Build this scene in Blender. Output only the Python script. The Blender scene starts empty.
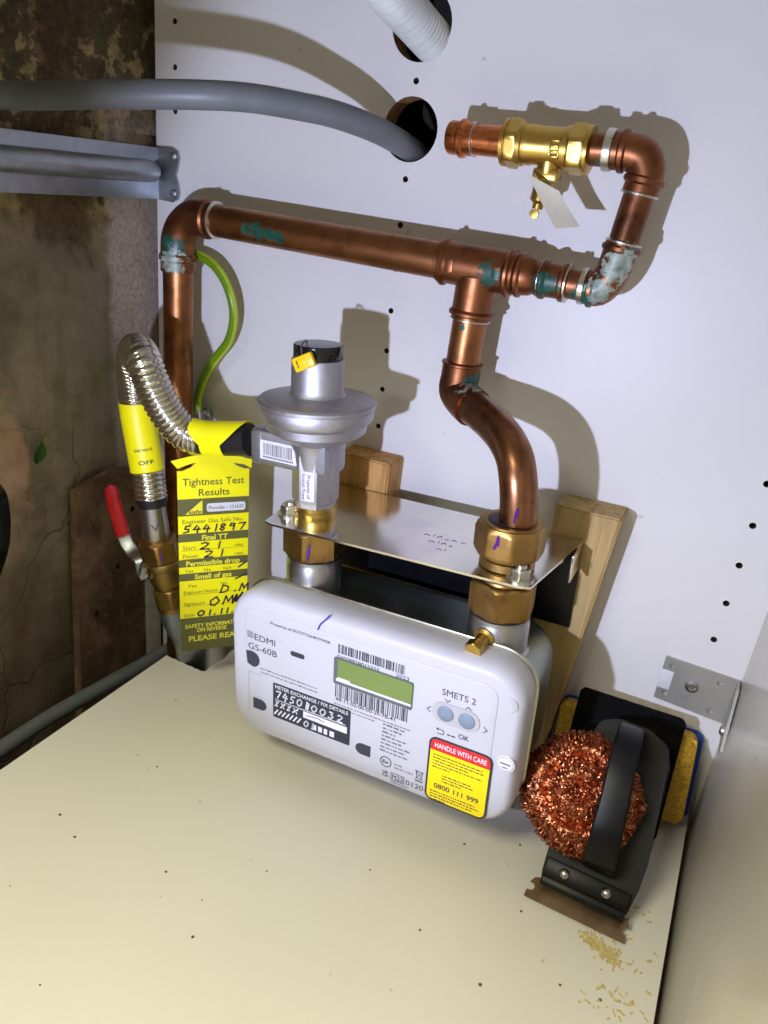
import bpy, bmesh, math, random
from mathutils import Vector, Matrix, noise
R = random.Random(7)
SC = bpy.context.scene
COL = SC.collection

# ------------------------------------------------------------------ camera
CAM = Vector((-61.0, -549.0, 444.0))                       # mm
RT = Vector((0.886047848, 0.450835523, 0.108011768))
DN = Vector((0.272710401, -0.318464047, -0.907859950))
FW = Vector((-0.374897650, 0.833863287, -0.405121920))
FPX = 747.83

def P(px, py, Y):
    """point of the picture ray (px,py) on the plane at depth Y (mm), world mm"""
    d = RT * ((px - 384) / FPX) + DN * ((py - 512) / FPX) + FW
    return CAM + d * ((Y - CAM.y) / d.y)

def PZ(px, py, Z):
    d = RT * ((px - 384) / FPX) + DN * ((py - 512) / FPX) + FW
    return CAM + d * ((Z - CAM.z) / d.z)

def PX(px, py, X):
    d = RT * ((px - 384) / FPX) + DN * ((py - 512) / FPX) + FW
    return CAM + d * ((X - CAM.x) / d.x)

cam = bpy.data.cameras.new('camera')
cam.sensor_fit = 'HORIZONTAL'; cam.sensor_width = 36.0; cam.lens = 36.0 * FPX / 768
cam.clip_start = 0.01; cam.clip_end = 20
co = bpy.data.objects.new('camera', cam); COL.objects.link(co)
m3 = Matrix((RT, -DN, -FW)).transposed()
co.matrix_world = Matrix.Translation(CAM * 0.001) @ m3.to_4x4()
SC.camera = co

# ------------------------------------------------------------------ materials
def lin(c):
    return tuple(((x / 255) / 12.92 if x / 255 <= 0.04045 else ((x / 255 + 0.055) / 1.055) ** 2.4) for x in c) + (1.0,)

class NT:
    def __init__(s, name):
        s.m = bpy.data.materials.new(name); s.m.use_nodes = True
        s.t = s.m.node_tree; s.b = s.t.nodes['Principled BSDF']
        s.geo = None
    def n(s, typ, **k):
        nd = s.t.nodes.new(typ)
        for a, v in k.items(): setattr(nd, a, v)
        return nd
    def l(s, a, b): s.t.links.new(a, b)
    def pos(s):
        if not s.geo: s.geo = s.n('ShaderNodeNewGeometry')
        return s.geo.outputs['Position']
    def noise(s, scale, detail=4, rough=.55, dist=0, vec=None):
        nd = s.n('ShaderNodeTexNoise'); nd.inputs['Scale'].default_value = scale
        nd.inputs['Detail'].default_value = detail; nd.inputs['Roughness'].default_value = rough
        nd.inputs['Distortion'].default_value = dist
        s.l(vec or s.pos(), nd.inputs['Vector']); return nd.outputs['Fac']
    def ramp(s, fac, stops):
        nd = s.n('ShaderNodeValToRGB'); e = nd.color_ramp.elements
        while len(e) < len(stops): e.new(.5)
        for el, (p, c) in zip(e, stops):
            el.position = p; el.color = c if len(c) == 4 else tuple(c) + (1,)
        s.l(fac, nd.inputs[0]); return nd.outputs[0]
    def step(s, fac, a, b):
        nd = s.n('ShaderNodeMapRange'); nd.interpolation_type = 'SMOOTHSTEP'
        nd.inputs[1].default_value = a; nd.inputs[2].default_value = b
        s.l(fac, nd.inputs[0]); return nd.outputs[0]
    def math(s, op, a, b=None):
        nd = s.n('ShaderNodeMath', operation=op)
        for i, v in enumerate((a, b)):
            if v is None: continue
            if isinstance(v, (int, float)): nd.inputs[i].default_value = v
            else: s.l(v, nd.inputs[i])
        return nd.outputs[0]
    def mix(s, fac, a, b, blend='MIX'):
        nd = s.n('ShaderNodeMix', data_type='RGBA', blend_type=blend)
        for i, v in ((0, fac), (6, a), (7, b)):
            if isinstance(v, (int, float)): nd.inputs[i].default_value = v
            elif isinstance(v, tuple): nd.inputs[i].default_value = v
            else: s.l(v, nd.inputs[i])
        return nd.outputs[2]
    def bump(s, h, strength=.3, dist=.001):
        nd = s.n('ShaderNodeBump'); nd.inputs['Strength'].default_value = strength
        nd.inputs['Distance'].default_value = dist
        s.l(h, nd.inputs['Height']); s.l(nd.outputs[0], s.b.inputs['Normal'])
    def set(s, **k):
        nm = {'col': 'Base Color', 'rough': 'Roughness', 'metal': 'Metallic', 'coat': 'Coat Weight', 'spec': 'Specular IOR Level', 'trans': 'Transmission Weight'}
        for a, v in k.items():
            i = s.b.inputs[nm[a]]
            if hasattr(v, 'links') or isinstance(v, bpy.types.NodeSocket): s.l(v, i)
            else: i.default_value = v
        return s

def simple(name, c, rough=.5, metal=0., var=.06, nscale=180., bump=0., bscale=900., spec=None, coat=0.):
    t = NT(name); base = lin(c)
    f = t.noise(nscale, 3)
    dark = tuple(x * (1 - var) for x in base[:3]) + (1,)
    lite = tuple(min(1, x * (1 + var)) for x in base[:3]) + (1,)
    t.set(col=t.ramp(f, [(.35, dark), (.65, lite)]), rough=rough, metal=metal, coat=coat)
    if spec is not None: t.set(spec=spec)
    if bump: t.bump(t.noise(bscale, 3), bump, .0006)
    return t.m

M = {}
def white_board(name, c, rough):
    t = NT(name); base = lin(c)
    big = t.noise(9, 3); small = t.noise(320, 2); spot = t.noise(75, 2, .5)
    a = t.ramp(big, [(.3, tuple(x * .965 for x in base[:3])), (.7, base)])
    sp = t.step(spot, .735, .775)
    a = t.mix(t.math('MULTIPLY', sp, .35), a, lin((120, 105, 85)))
    t.set(col=a, rough=t.math('ADD', t.math('MULTIPLY', big, .12), rough - .06), spec=.32)
    t.bump(small, .06, .0004)
    return t.m
M['board'] = white_board('white melamine board', (226, 223, 221), .40)
M['board_floor'] = white_board('dusty white melamine', (226, 222, 212), .42)
M['board_right'] = white_board('satin white melamine', (222, 217, 205), .20)
M['chip'] = simple('raw chipboard edge', (150, 112, 72), .9, 0, .35, 400, .6, 900)
M['dark_hole'] = simple('dark drilled board core', (70, 52, 38), .9, 0, .3, 500)
M['rear'] = simple('rear masonry darkened as shade', (44, 38, 32), .95, 0, .3, 30, .5, 120)  # dark tone stands in for the shade behind the round holes

# old rendered masonry
def masonry():
    t = NT('old damp render over brick')
    pos = t.pos()
    sep = t.n('ShaderNodeSeparateXYZ'); t.l(pos, sep.inputs[0])
    Y, Z = sep.outputs[1], sep.outputs[2]
    n1 = t.noise(22, 6, .62); n2 = t.noise(60, 6, .7); n3 = t.noise(8, 4, .6); n4 = t.noise(240, 4, .7); n5 = t.noise(52, 6, .7, .1)
    grey = t.ramp(n1, [(.25, lin((98, 90, 74))), (.5, lin((140, 130, 110))), (.78, lin((168, 157, 136)))])
    # vertical streaks
    mp = t.n('ShaderNodeMapping'); mp.inputs['Scale'].default_value = (1, 1, .12); t.l(pos, mp.inputs[0])
    st = t.noise(55, 4, .6, 0, mp.outputs[0])
    c = t.mix(t.math('MULTIPLY', t.step(st, .42, .68), .45), grey, lin((112, 100, 78)))
    # ochre mould band in the upper part
    zz = t.math('ADD', Z, t.math('MULTIPLY', t.math('SUBTRACT', n1, .5), .16))
    up = t.step(zz, .355, .395)
    ochre = t.ramp(n2, [(.28, lin((84, 70, 46))), (.48, lin((150, 130, 88))), (.7, lin((184, 166, 120)))])
    c = t.mix(up, c, ochre)
    mould = t.step(t.math('ADD', n5, t.math('MULTIPLY', t.math('SUBTRACT', zz, .42), 1.2)), .50, .60)
    mould = t.math('MULTIPLY', mould, t.step(zz, .36, .40))
    c = t.mix(t.math('MULTIPLY', mould, .85), c, t.ramp(n4, [(.3, lin((30, 24, 17))), (.7, lin((66, 58, 40)))]))
    # brown damp tongue under the rail
    dy = t.math('ADD', Y, t.math('MULTIPLY', t.math('SUBTRACT', n3, .5), .10))
    tong = t.math('MULTIPLY', t.math('MULTIPLY', t.step(dy, -.115, -.10), t.math('SUBTRACT', 1., t.step(dy, -.065, -.05))), t.step(zz, .345, .375))
    c = t.mix(t.math('MULTIPLY', tong, .8), c, t.ramp(n4, [(.3, lin((46, 33, 20))), (.7, lin((92, 68, 40)))]))
    # pale bare strip beside the board
    strip = t.step(t.math('ADD', Y, t.math('MULTIPLY', t.math('SUBTRACT', n2, .5), .015)), -.050, -.038)
    strip = t.math('MULTIPLY', strip, t.math('SUBTRACT', 1., t.step(zz, .43, .50)))
    c = t.mix(t.math('MULTIPLY', strip, .8), c, t.ramp(n4, [(.3, lin((158, 140, 126))), (.55, lin((196, 182, 168))), (.8, lin((216, 204, 192)))]))
    # pink brick and orange patches low on the left
    yl = t.math('ADD', Y, t.math('MULTIPLY', t.math('SUBTRACT', n3, .5), .08))
    low = t.math('MULTIPLY', t.math('MULTIPLY', t.math('SUBTRACT', 1., t.step(yl, -.148, -.138)), t.math('SUBTRACT', 1., t.step(zz, .235, .26))), t.math('ADD', .2, t.math('MULTIPLY', t.step(zz, .12, .19), .8)))
    c = t.mix(low, c, t.ramp(n1, [(.3, lin((168, 128, 108))), (.6, lin((202, 170, 150))), (.8, lin((176, 120, 86)))]))
    org = t.math('MULTIPLY', t.step(n5, .60, .67), t.math('SUBTRACT', 1., t.step(zz, .20, .225)))
    c = t.mix(t.math('MULTIPLY', org, .8), c, lin((150, 92, 56)))
    grn = t.math('MULTIPLY', t.step(t.noise(14, 3), .52, .7), t.math('MULTIPLY', t.math('SUBTRACT', 1., t.step(zz, .25, .29)), t.step(zz, .16, .2)))
    c = t.mix(t.math('MULTIPLY', grn, .45), c, lin((104, 110, 56)))
    dirty = t.math('SUBTRACT', 1., t.step(zz, .04, .20))
    c = t.mix(t.math('MULTIPLY', dirty, .6), c, lin((78, 66, 46)))
    # cracks
    v = t.n('ShaderNodeTexVoronoi', feature='DISTANCE_TO_EDGE'); v.inputs['Scale'].default_value = 7
    wv = t.n('ShaderNodeVectorMath', operation='ADD'); t.l(pos, wv.inputs[0])
    nz = t.n('ShaderNodeTexNoise'); nz.inputs['Scale'].default_value = 18; t.l(pos, nz.inputs['Vector'])
    sc = t.n('ShaderNodeVectorMath', operation='SCALE'); sc.inputs['Scale'].default_value = .06; t.l(nz.outputs['Color'], sc.inputs[0]); t.l(sc.outputs[0], wv.inputs[1])
    t.l(wv.outputs[0], v.inputs['Vector'])
    crack = t.math('MULTIPLY', t.math('SUBTRACT', 1., t.step(v.outputs[0], .002, .010)), t.math('SUBTRACT', 1., t.step(zz, .2, .24)))
    c = t.mix(t.math('MULTIPLY', crack, .35), c, lin((58, 44, 32)))
    t.set(col=c, rough=.92)
    h = t.math('ADD', t.math('MULTIPLY', n2, .7), t.math('MULTIPLY', n4, .35))
    h = t.math('SUBTRACT', h, t.math('MULTIPLY', crack, .6))
    t.bump(h, .7, .003)
    return t.m
M['masonry'] = masonry()

def NTboard():
    t = NT('weathered brown board'); n1 = t.noise(26, 5, .62, .5); n2 = t.noise(130, 4, .65); n3 = t.noise(12, 3)
    c = t.ramp(n1, [(.28, lin((66, 50, 36))), (.5, lin((112, 88, 66))), (.72, lin((146, 124, 100)))])
    c = t.mix(t.math('MULTIPLY', t.step(n3, .5, .62), .6), c, lin((58, 44, 32)))
    c = t.mix(t.math('MULTIPLY', t.step(n2, .56, .7), .4), c, lin((160, 142, 122)))
    t.set(col=c, rough=.88); t.bump(n2, .4, .002); return t.m
def wood(name, c1, c2, scale=1., axis=(1, 1, .06)):
    t = NT(name)
    mp = t.n('ShaderNodeMapping'); mp.inputs['Scale'].default_value = axis; t.l(t.pos(), mp.inputs[0])
    g = t.noise(140 * scale, 4, .6, .8, mp.outputs[0]); f = t.noise(700 * scale, 2, .5, 0, mp.outputs[0]); b = t.noise(24, 3)
    c = t.ramp(g, [(.28, lin(c1)), (.62, lin(c2))])
    c = t.mix(t.math('MULTIPLY', t.step(b, .55, .75), .5), c, tuple(x * .62 for x in lin(c1)[:3]) + (1,))
    t.set(col=c, rough=.72); t.bump(t.math('ADD', g, t.math('MULTIPLY', f, .5)), .3, .0012)
    return t.m
M['pine'] = wood('rough sawn pine', (148, 118, 70), (190, 162, 108))
M['pine_orange'] = wood('orange pine', (162, 112, 56), (210, 160, 92))
M['oldwood'] = NTboard()

# metals
def metal(name, c, rough=.35, var=.12, nscale=60, bump=.05, bscale=700, stain=None, samt=.5):
    t = NT(name); base = lin(c)
    f = t.noise(nscale, 4)
    col = t.ramp(f, [(.3, tuple(x * (1 - var) for x in base[:3])), (.7, tuple(min(1, x * (1 + var)) for x in base[:3]))])
    if stain:
        col = t.mix(t.math('MULTIPLY', t.step(t.noise(nscale * .7, 5, .6), .5, .66), samt), col, lin(stain))
    t.set(col=col, metal=1., rough=t.math('ADD', t.math('MULTIPLY', t.noise(nscale * 2, 3), .2), rough - .1))
    if bump: t.bump(t.noise(bscale, 3), bump, .0005)
    return t.m
M['galv'] = metal('galvanised steel', (170, 175, 180), .44, .12, 90)
M['zinc'] = metal('bright zinc plate', (226, 224, 216), .17, .05, 30, .01, 500, (206, 188, 214), .35)
M['back_plate'] = simple('back plate with painted dark reflection', (24, 24, 30), .3, .4, .2, 60)  # steel flange; its dark reflection is put into the colour
M['bracket'] = simple('dull galvanised bracket', (172, 170, 162), .42, .45, .06, 50)
M['steel'] = metal('turned steel', (176, 174, 172), .34, .05, 9, .0)
M['steel_case'] = metal('grey pressed steel', (150, 158, 150), .36, .05, 40, .02)
M['stainless'] = metal('stainless corrugation', (214, 210, 202), .20, .05, 60, .02)
M['cast'] = metal('die cast zinc alloy', (184, 183, 190), .50, .07, 160, .12, 1400)
M['brass'] = metal('brass', (196, 164, 84), .34, .08, 60, .03)
M['brass_old'] = metal('dull bronze brass', (164, 130, 76), .42, .14, 60, .08, 700, (112, 80, 44), .5)
M['brass_dirty'] = metal('dirty brass', (150, 124, 72), .46, .18, 60, .12, 700, (92, 76, 50), .6)
M['solder'] = metal('bright solder ring', (206, 204, 192), .30, .1, 200, .3, 600)
M['blade'] = metal('scraper steel', (150, 126, 98), .42, .16, 60, .05, 900, (110, 86, 60), .4)
M['copper_bright'] = metal('clean copper', (206, 122, 72), .28, .10, 90, .03)
M['gold_rim'] = metal('yellow passivated rim', (176, 172, 150), .36, .08, 60, .0)

def copper(name, base, dark, rough=.30, verd=(), white=()):
    """tarnished copper; verd / white list (x,y,z,r) stains in mm"""
    t = NT(name)
    n1 = t.noise(34, 5, .6, .4); n2 = t.noise(150, 4, .6)
    col = t.ramp(n1, [(.26, lin(dark)), (.5, lin(base)), (.75, tuple(min(1, x * 1.15) for x in lin(base)[:3]))])
    col = t.mix(t.math('MULTIPLY', t.step(n2, .55, .72), .35), col, lin(dark))
    met = None; mask_all = None
    for lst, cc in ((verd, (30, 92, 76)), (white, (176, 190, 176))):
        for (x, y, z, r) in lst:
            d = t.n('ShaderNodeVectorMath', operation='DISTANCE'); t.l(t.pos(), d.inputs[0]); d.inputs[1].default_value = (x / 1000, y / 1000, z / 1000)
            dd = t.math('ADD', t.math('DIVIDE', d.outputs['Value'], r / 1000), t.math('MULTIPLY', t.math('SUBTRACT', t.noise(230, 5, .68), .5), 2.7))
            mk = t.math('SUBTRACT', 1., t.step(dd, .72, .92))
            col = t.mix(mk, col, t.ramp(n2, [(.3, tuple(v * .3 for v in lin(cc)[:3])), (.7, lin(cc))]))
            mask_all = mk if mask_all is None else t.math('MAXIMUM', mask_all, mk)
    t.set(col=col, rough=t.math('ADD', t.math('MULTIPLY', n2, .24), rough - .1), metal=1.)
    if mask_all is not None:
        t.set(metal=t.math('SUBTRACT', 1., mask_all))
    t.bump(n2, .10, .0006)
    return t.m

# plastics, paint, print
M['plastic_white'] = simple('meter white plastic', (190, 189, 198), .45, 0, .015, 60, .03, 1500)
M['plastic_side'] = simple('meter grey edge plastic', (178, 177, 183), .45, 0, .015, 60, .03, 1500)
M['plastic_grey'] = simple('conduit grey plastic', (104, 108, 112), .45, 0, .06, 60)
M['plastic_duct'] = simple('pale grey duct plastic', (196, 198, 194), .5, 0, .05, 60)
M['black_plastic'] = simple('black moulded plastic', (11, 11, 12), .40, 0, .15, 90, .04, 1200, .22)
M['black_gloss'] = simple('glossy black cap', (18, 18, 20), .18, 0, .1, 90)
M['rubber'] = simple('black rubber sleeve', (28, 26, 30), .45, 0, .15, 90)
M['felt'] = simple('black scouring felt', (14, 14, 15), .98, 0, .5, 700, 1., 800, .1)
M['print_black'] = simple('black print', (44, 46, 58), .5, 0, .05)
M['print_grey'] = simple('grey print', (112, 112, 126), .5, 0, .05)
M['screw_dark'] = simple('dark screw recess', (52, 54, 66), .5, 0, .1)
M['paper'] = simple('white paper label', (216, 214, 220), .5, 0, .02)
M['tag_paper'] = simple('ivory card tag', (214, 208, 190), .6, 0, .03)
M['yellow'] = simple('fluorescent yellow card', (246, 236, 8), .42, 0, .02)
M['yellow_sticker'] = simple('yellow sticker', (246, 218, 0), .45, 0, .02)
M['olive'] = simple('olive grey print', (96, 96, 50), .45, 0, .03)
M['yellow_print'] = simple('yellow lettering', (236, 228, 60), .45, 0, .02)
M['red'] = simple('red lever grip', (196, 24, 34), .32, 0, .08)
M['red_print'] = simple('red print', (214, 32, 44), .45, 0, .03)
M['ink'] = simple('purple black marker ink', (50, 20, 54), .5, 0, .1)
M['ink_purple'] = simple('purple paint pen', (92, 30, 132), .4, 0, .1)
M['ink_blue'] = simple('blue pen', (48, 40, 160), .5, 0, .1)
M['lcd'] = simple('green display', (116, 136, 74), .25, 0, .04, 30)
M['lcd_frame'] = simple('display bezel', (92, 98, 104), .3, 0, .05)
M['button'] = simple('blue grey rubber button', (124, 137, 156), .5, 0, .03)
M['wire_green'] = simple('green earth insulation', (100, 140, 18), .32, 0, .05)
M['wire_yellow'] = simple('yellow earth stripe', (180, 192, 44), .32, 0, .05)
M['seal_yellow'] = simple('yellow seal plastic', (238, 196, 12), .35, 0, .05)
M['sponge'] = simple('yellow cellulose sponge', (214, 168, 58), .92, 0, .28, 420, 1., 600)
M['sponge_blue'] = simple('blue scouring backing', (30, 66, 150), .85, 0, .3, 600, .8, 800)
M['leaf'] = simple('green leaf', (58, 110, 30), .5, 0, .2, 200)
M['sawdust'] = simple('pale wood shavings', (204, 186, 128), .85, 0, .2, 500)
M['speck'] = simple('dark grit', (96, 86, 72), .9, 0, .3, 300)
M['galv_paint'] = metal('grey galvanised pipe', (140, 150, 156), .5, .2, 60, .1, 500)
M['pale_paint'] = simple('flaking pale paint', (186, 180, 172), .7, 0, .15, 80, .3, 300)

# ------------------------------------------------------------------ mesh builder (local mm, matrix to world metres)
W = Matrix.Scale(.001, 4)
ROLL = math.radians(3.5)
PIV = Vector((-.240, 0, .150))
ASM = Matrix.Translation(PIV) @ Matrix.Rotation(-ROLL, 4, 'Y') @ Matrix.Scale(.001, 4)

def crom(pts, step=2., closed=False):
    pts = [Vector(p) for p in pts]
    out = []
    n = len(pts)
    for i in range(n - 1):
        p0 = pts[i - 1] if i else pts[0] * 2 - pts[1]
        p1, p2 = pts[i], pts[i + 1]
        p3 = pts[i + 2] if i + 2 < n else pts[-1] * 2 - pts[-2]
        t0 = 0; t1 = max((p1 - p0).length, 1e-6) ** .5; t2 = t1 + max((p2 - p1).length, 1e-6) ** .5; t3 = t2 + max((p3 - p2).length, 1e-6) ** .5
        k = max(2, int((p2 - p1).length / step * 2))
        for j in range(k):
            t = t1 + (t2 - t1) * j / k
            A1 = p0 * ((t1 - t) / (t1 - t0)) + p1 * ((t - t0) / (t1 - t0))
            A2 = p1 * ((t2 - t) / (t2 - t1)) + p2 * ((t - t1) / (t2 - t1))
            A3 = p2 * ((t3 - t) / (t3 - t2)) + p3 * ((t - t2) / (t3 - t2))
            B1 = A1 * ((t2 - t) / (t2 - t0)) + A2 * ((t - t0) / (t2 - t0))
            B2 = A2 * ((t3 - t) / (t3 - t1)) + A3 * ((t - t1) / (t3 - t1))
            out.append(B1 * ((t2 - t) / (t2 - t1)) + B2 * ((t - t1) / (t2 - t1)))
    out.append(pts[-1])
    # uniform resample
    L = [0]
    for a, b in zip(out, out[1:]): L.append(L[-1] + (b - a).length)
    n = max(2, int(round(L[-1] / step))); res = []; j = 0
    for i in range(n + 1):
        d = L[-1] * i / n
        while j < len(L) - 2 and L[j + 1] < d: j += 1
        f = (d - L[j]) / max(1e-9, L[j + 1] - L[j]); res.append(out[j].lerp(out[j + 1], min(1, f)))
    return res

_tc = {}
def text_geo(s, off=0.):
    k = (s, off)
    if k in _tc: return _tc[k]
    cu = bpy.data.curves.new('lettering', 'FONT'); cu.body = s; cu.size = 1.; cu.offset = off; cu.resolution_u = 3
    ob = bpy.data.objects.new('lettering', cu); COL.objects.link(ob)
    dg = bpy.context.evaluated_depsgraph_get()
    me = bpy.data.meshes.new_from_object(ob.evaluated_get(dg))
    vs = [(v.co.x, v.co.y) for v in me.vertices]; fs = [tuple(p.vertices) for p in me.polygons]
    bpy.data.objects.remove(ob); bpy.data.curves.remove(cu); bpy.data.meshes.remove(me)
    x0 = min(v[0] for v in vs); x1 = max(v[0] for v in vs); h = .70
    _tc[k] = (vs, fs, x0, x1, h); return _tc[k]

class MB:
    def __init__(s, mats, M=W):
        s.mats = [mats] if isinstance(mats, str) else list(mats); s.M = M; s.bm = bmesh.new(); s.mi = 0
    def k(s, name):
        if name not in s.mats: s.mats.append(name)
        return s.mats.index(name)
    def face(s, vs, m=None):
        try: f = s.bm.faces.new(vs)
        except ValueError: return None
        f.material_index = s.k(m) if m else 0; f.smooth = True; return f
    def grid(s, rings, m=None, closed=True, cap0=True, cap1=True):
        V = [[s.bm.verts.new(p) for p in r] for r in rings]
        n = len(V[0])
        for a, b in zip(V, V[1:]):
            for i in range(n if closed else n - 1):
                j = (i + 1) % n
                s.face((a[i], a[j], b[j], b[i]), m)
        if closed and cap0: s.face(list(reversed(V[0])), m)
        if closed and cap1: s.face(V[-1], m)
        return V
    def tube(s, pts, r, n=20, m=None, caps=True, mfn=None):
        pts = [Vector(p) for p in pts]; N = len(pts); rings = []
        tg = [(pts[min(i + 1, N - 1)] - pts[max(i - 1, 0)]).normalized() for i in range(N)]
        a = Vector((0, 0, 1)) if abs(tg[0].z) < .8 else Vector((1, 0, 0))
        u = tg[0].cross(a).normalized()
        for i in range(N):
            u = (u - tg[i] * u.dot(tg[i])).normalized(); v = tg[i].cross(u)
            rr = r(i / (N - 1)) if callable(r) else (r[i] if isinstance(r, (list, tuple)) else r)
            rings.append([pts[i] + u * (rr * math.cos(2 * math.pi * j / n)) + v * (rr * math.sin(2 * math.pi * j / n)) for j in range(n)])
        return s.grid(rings, m, True, caps, caps)
    def lathe(s, p, axis, prof, n=40, m=None, caps=True, ref=None, ph=0.):
        p = Vector(p); ax = Vector(axis).normalized()
        a = Vector(ref) if ref else (Vector((0, 0, 1)) if abs(ax.z) < .8 else Vector((0, 1, 0)))
        u = (a - ax * a.dot(ax)).normalized(); v = ax.cross(u)
        rings = [[p + ax * h + (u * math.cos(2 * math.pi * j / n + ph) + v * math.sin(2 * math.pi * j / n + ph)) * r for j in range(n)] for r, h in prof]
        return s.grid(rings, m, True, caps, caps)
    def cyl(s, p0, p1, r0, r1=None, n=28, m=None, ch=0.):
        p0, p1 = Vector(p0), Vector(p1); L = (p1 - p0).length; r1 = r0 if r1 is None else r1
        pr = [(r0, 0), (r1, L)] if not ch else [(r0 - ch, 0), (r0, ch), (r1, L - ch), (r1 - ch, L)]
        return s.lathe(p0, p1 - p0, pr, n, m)
    def hexnut(s, p0, p1, r, m=None, ch=1.5, ph=0., n=6, ref=None):
        """polygonal nut with chamfered (rounded) shoulders"""
        p0, p1 = Vector(p0), Vector(p1); ax = (p1 - p0); L = ax.length; ax.normalize()
        a = Vector(ref) if ref else (Vector((0, 0, 1)) if abs(ax.z) < .8 else Vector((0, 1, 0)))
        u = (a - ax * a.dot(ax)).normalized(); v = ax.cross(u); q = n * 8; af = r * math.cos(math.pi / n)
        rings = []
        for h, lim in ((0, af * .97), (ch * .5, af + (r - af) * .5), (ch, r), (L - ch, r), (L - ch * .5, af + (r - af) * .5), (L, af * .97)):
            rg = []
            for j in range(q):
                t = 2 * math.pi * j / q + ph
                d = (2 * math.pi * j / q + math.pi / n) % (2 * math.pi / n) - math.pi / n
                d = ((2 * math.pi * j / q) % (2 * math.pi / n)) - math.pi / n
                rad = min(af / math.cos(d), r, max(lim, af * .97 if lim < af else lim))
                rad = min(rad, lim) if lim < r else rad
                rg.append(p0 + ax * h + (u * math.cos(t) + v * math.sin(t)) * rad)
            rings.append(rg)
        return s.grid(rings, m)
    def box(s, x0, x1, y0, y1, z0, z1, bev=0., m=None, seg=2):
        b = bmesh.ops.create_cube(s.bm, size=1.)
        vs = b['verts']
        for v in vs: v.co = Vector(((x0 + x1) / 2 + v.co.x * (x1 - x0), (y0 + y1) / 2 + v.co.y * (y1 - y0), (z0 + z1) / 2 + v.co.z * (z1 - z0)))
        fs = set(f for v in vs for f in v.link_faces); mi = s.k(m) if m else 0
        for f in fs: f.material_index = mi; f.smooth = True
        if bev:
            es = list(set(e for v in vs for e in v.link_edges))
            r = bmesh.ops.bevel(s.bm, geom=es, offset=bev, segments=seg, profile=.5, affect='EDGES')
            for f in r['faces']: f.material_index = mi; f.smooth = True
        return vs
    def prism(s, poly, y0, y1, m=None, fr=None, bev=0., bm_side=None):
        """poly in (x,z), extruded y0..y1; fr maps (x,y,z)->Vector"""
        fr = fr or (lambda x, y, z: Vector((x, y, z)))
        a = [s.bm.verts.new(fr(x, y0, z)) for x, z in poly]; b = [s.bm.verts.new(fr(x, y1, z)) for x, z in poly]
        n = len(poly); s.face(a, m); s.face(list(reversed(b)), m)
        for i in range(n):
            j = (i + 1) % n; s.face((a[j], a[i], b[i], b[j]), bm_side or m)
        return a, b
    # flat print in the local xz plane at depth y (towards -y is the viewer)
    def poly(s, pts, y, m):
        A = sum(p[0] * q[1] - q[0] * p[1] for p, q in zip(pts, pts[1:] + pts[:1]))
        if A < 0: pts = list(reversed(pts))
        f = s.face([s.bm.verts.new((x, y, z)) for x, z in pts], m)
        if f: f.smooth = False
    def rect(s, x0, z0, x1, z1, y, m): s.poly([(x0, z0), (x1, z0), (x1, z1), (x0, z1)], y, m)
    def rrect(s, x0, z0, x1, z1, r, y, m, k=6): s.poly(rr(x0, z0, x1, z1, r, k), y, m)
    def disc(s, x, z, r, y, m, n=28, rz=None):
        s.poly([(x + r * math.cos(2 * math.pi * i / n), z + (rz or r) * math.sin(2 * math.pi * i / n)) for i in range(n)], y, m)
    def line(s, pts, w, y, m):
        for (a, b) in zip(pts, pts[1:]):
            dx, dz = b[0] - a[0], b[1] - a[1]; L = math.hypot(dx, dz) or 1e-6
            nx, nz = -dz / L * w / 2, dx / L * w / 2; ex, ez = dx / L * w * .3, dz / L * w * .3
            s.poly([(a[0] - ex + nx, a[1] - ez + nz), (a[0] - ex - nx, a[1] - ez - nz), (b[0] + ex - nx, b[1] + ez - nz), (b[0] + ex + nx, b[1] + ez + nz)], y, m)
    def ring(s, x, z, r, w, y, m, n=28):
        s.line([(x + r * math.cos(2 * math.pi * i / n), z + r * math.sin(2 * math.pi * i / n)) for i in range(n + 1)], w, y, m)
    def text(s, t, p0, p1, h, y, m, off=0.):
        vs, fs, x0, x1, ch = text_geo(t, off)
        dx, dz = p1[0] - p0[0], p1[1] - p0[1]; L = math.hypot(dx, dz); ux, uz = dx / L, dz / L
        sx = L / (x1 - x0); sz = h / ch
        V = [s.bm.verts.new((p0[0] + (x - x0) * sx * ux - z * sz * uz, y, p0[1] + (x - x0) * sx * uz + z * sz * ux)) for x, z in vs]
        for f in fs:
            q = s.face([V[i] for i in f], m)
            if q: q.smooth = False
    def build(s, name, parent=None, angle=35, base=None, recalc=True):
        if recalc: bmesh.ops.recalc_face_normals(s.bm, faces=s.bm.faces)
        off = parent['_b'] if parent is not None else (base or (0, 0, 0))
        T = Matrix.Translation(-Vector(off)) @ s.M
        bmesh.ops.transform(s.bm, matrix=T, verts=s.bm.verts)
        me = bpy.data.meshes.new(name); s.bm.to_mesh(me); s.bm.free()
        for k in s.mats: me.materials.append(M[k] if isinstance(k, str) else k)
        me.set_sharp_from_angle(angle=math.radians(angle))
        o = bpy.data.objects.new(name, me); COL.objects.link(o)
        if parent is not None:
            o.parent = PAR[parent.name]
        else: o.location = Vector(off)
        BASE[o.name] = Vector(off)
        return Node(o)

PAR = {}; BASE = {}
class Node:
    """object handle that remembers the base its children are measured from"""
    def __init__(s, o): s.o = o; s.name = o.name; PAR[o.name] = o
    def __getitem__(s, k): return BASE[s.o.name] if k == '_b' else s.o[k]
    def __setitem__(s, k, v): s.o[k] = v

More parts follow.
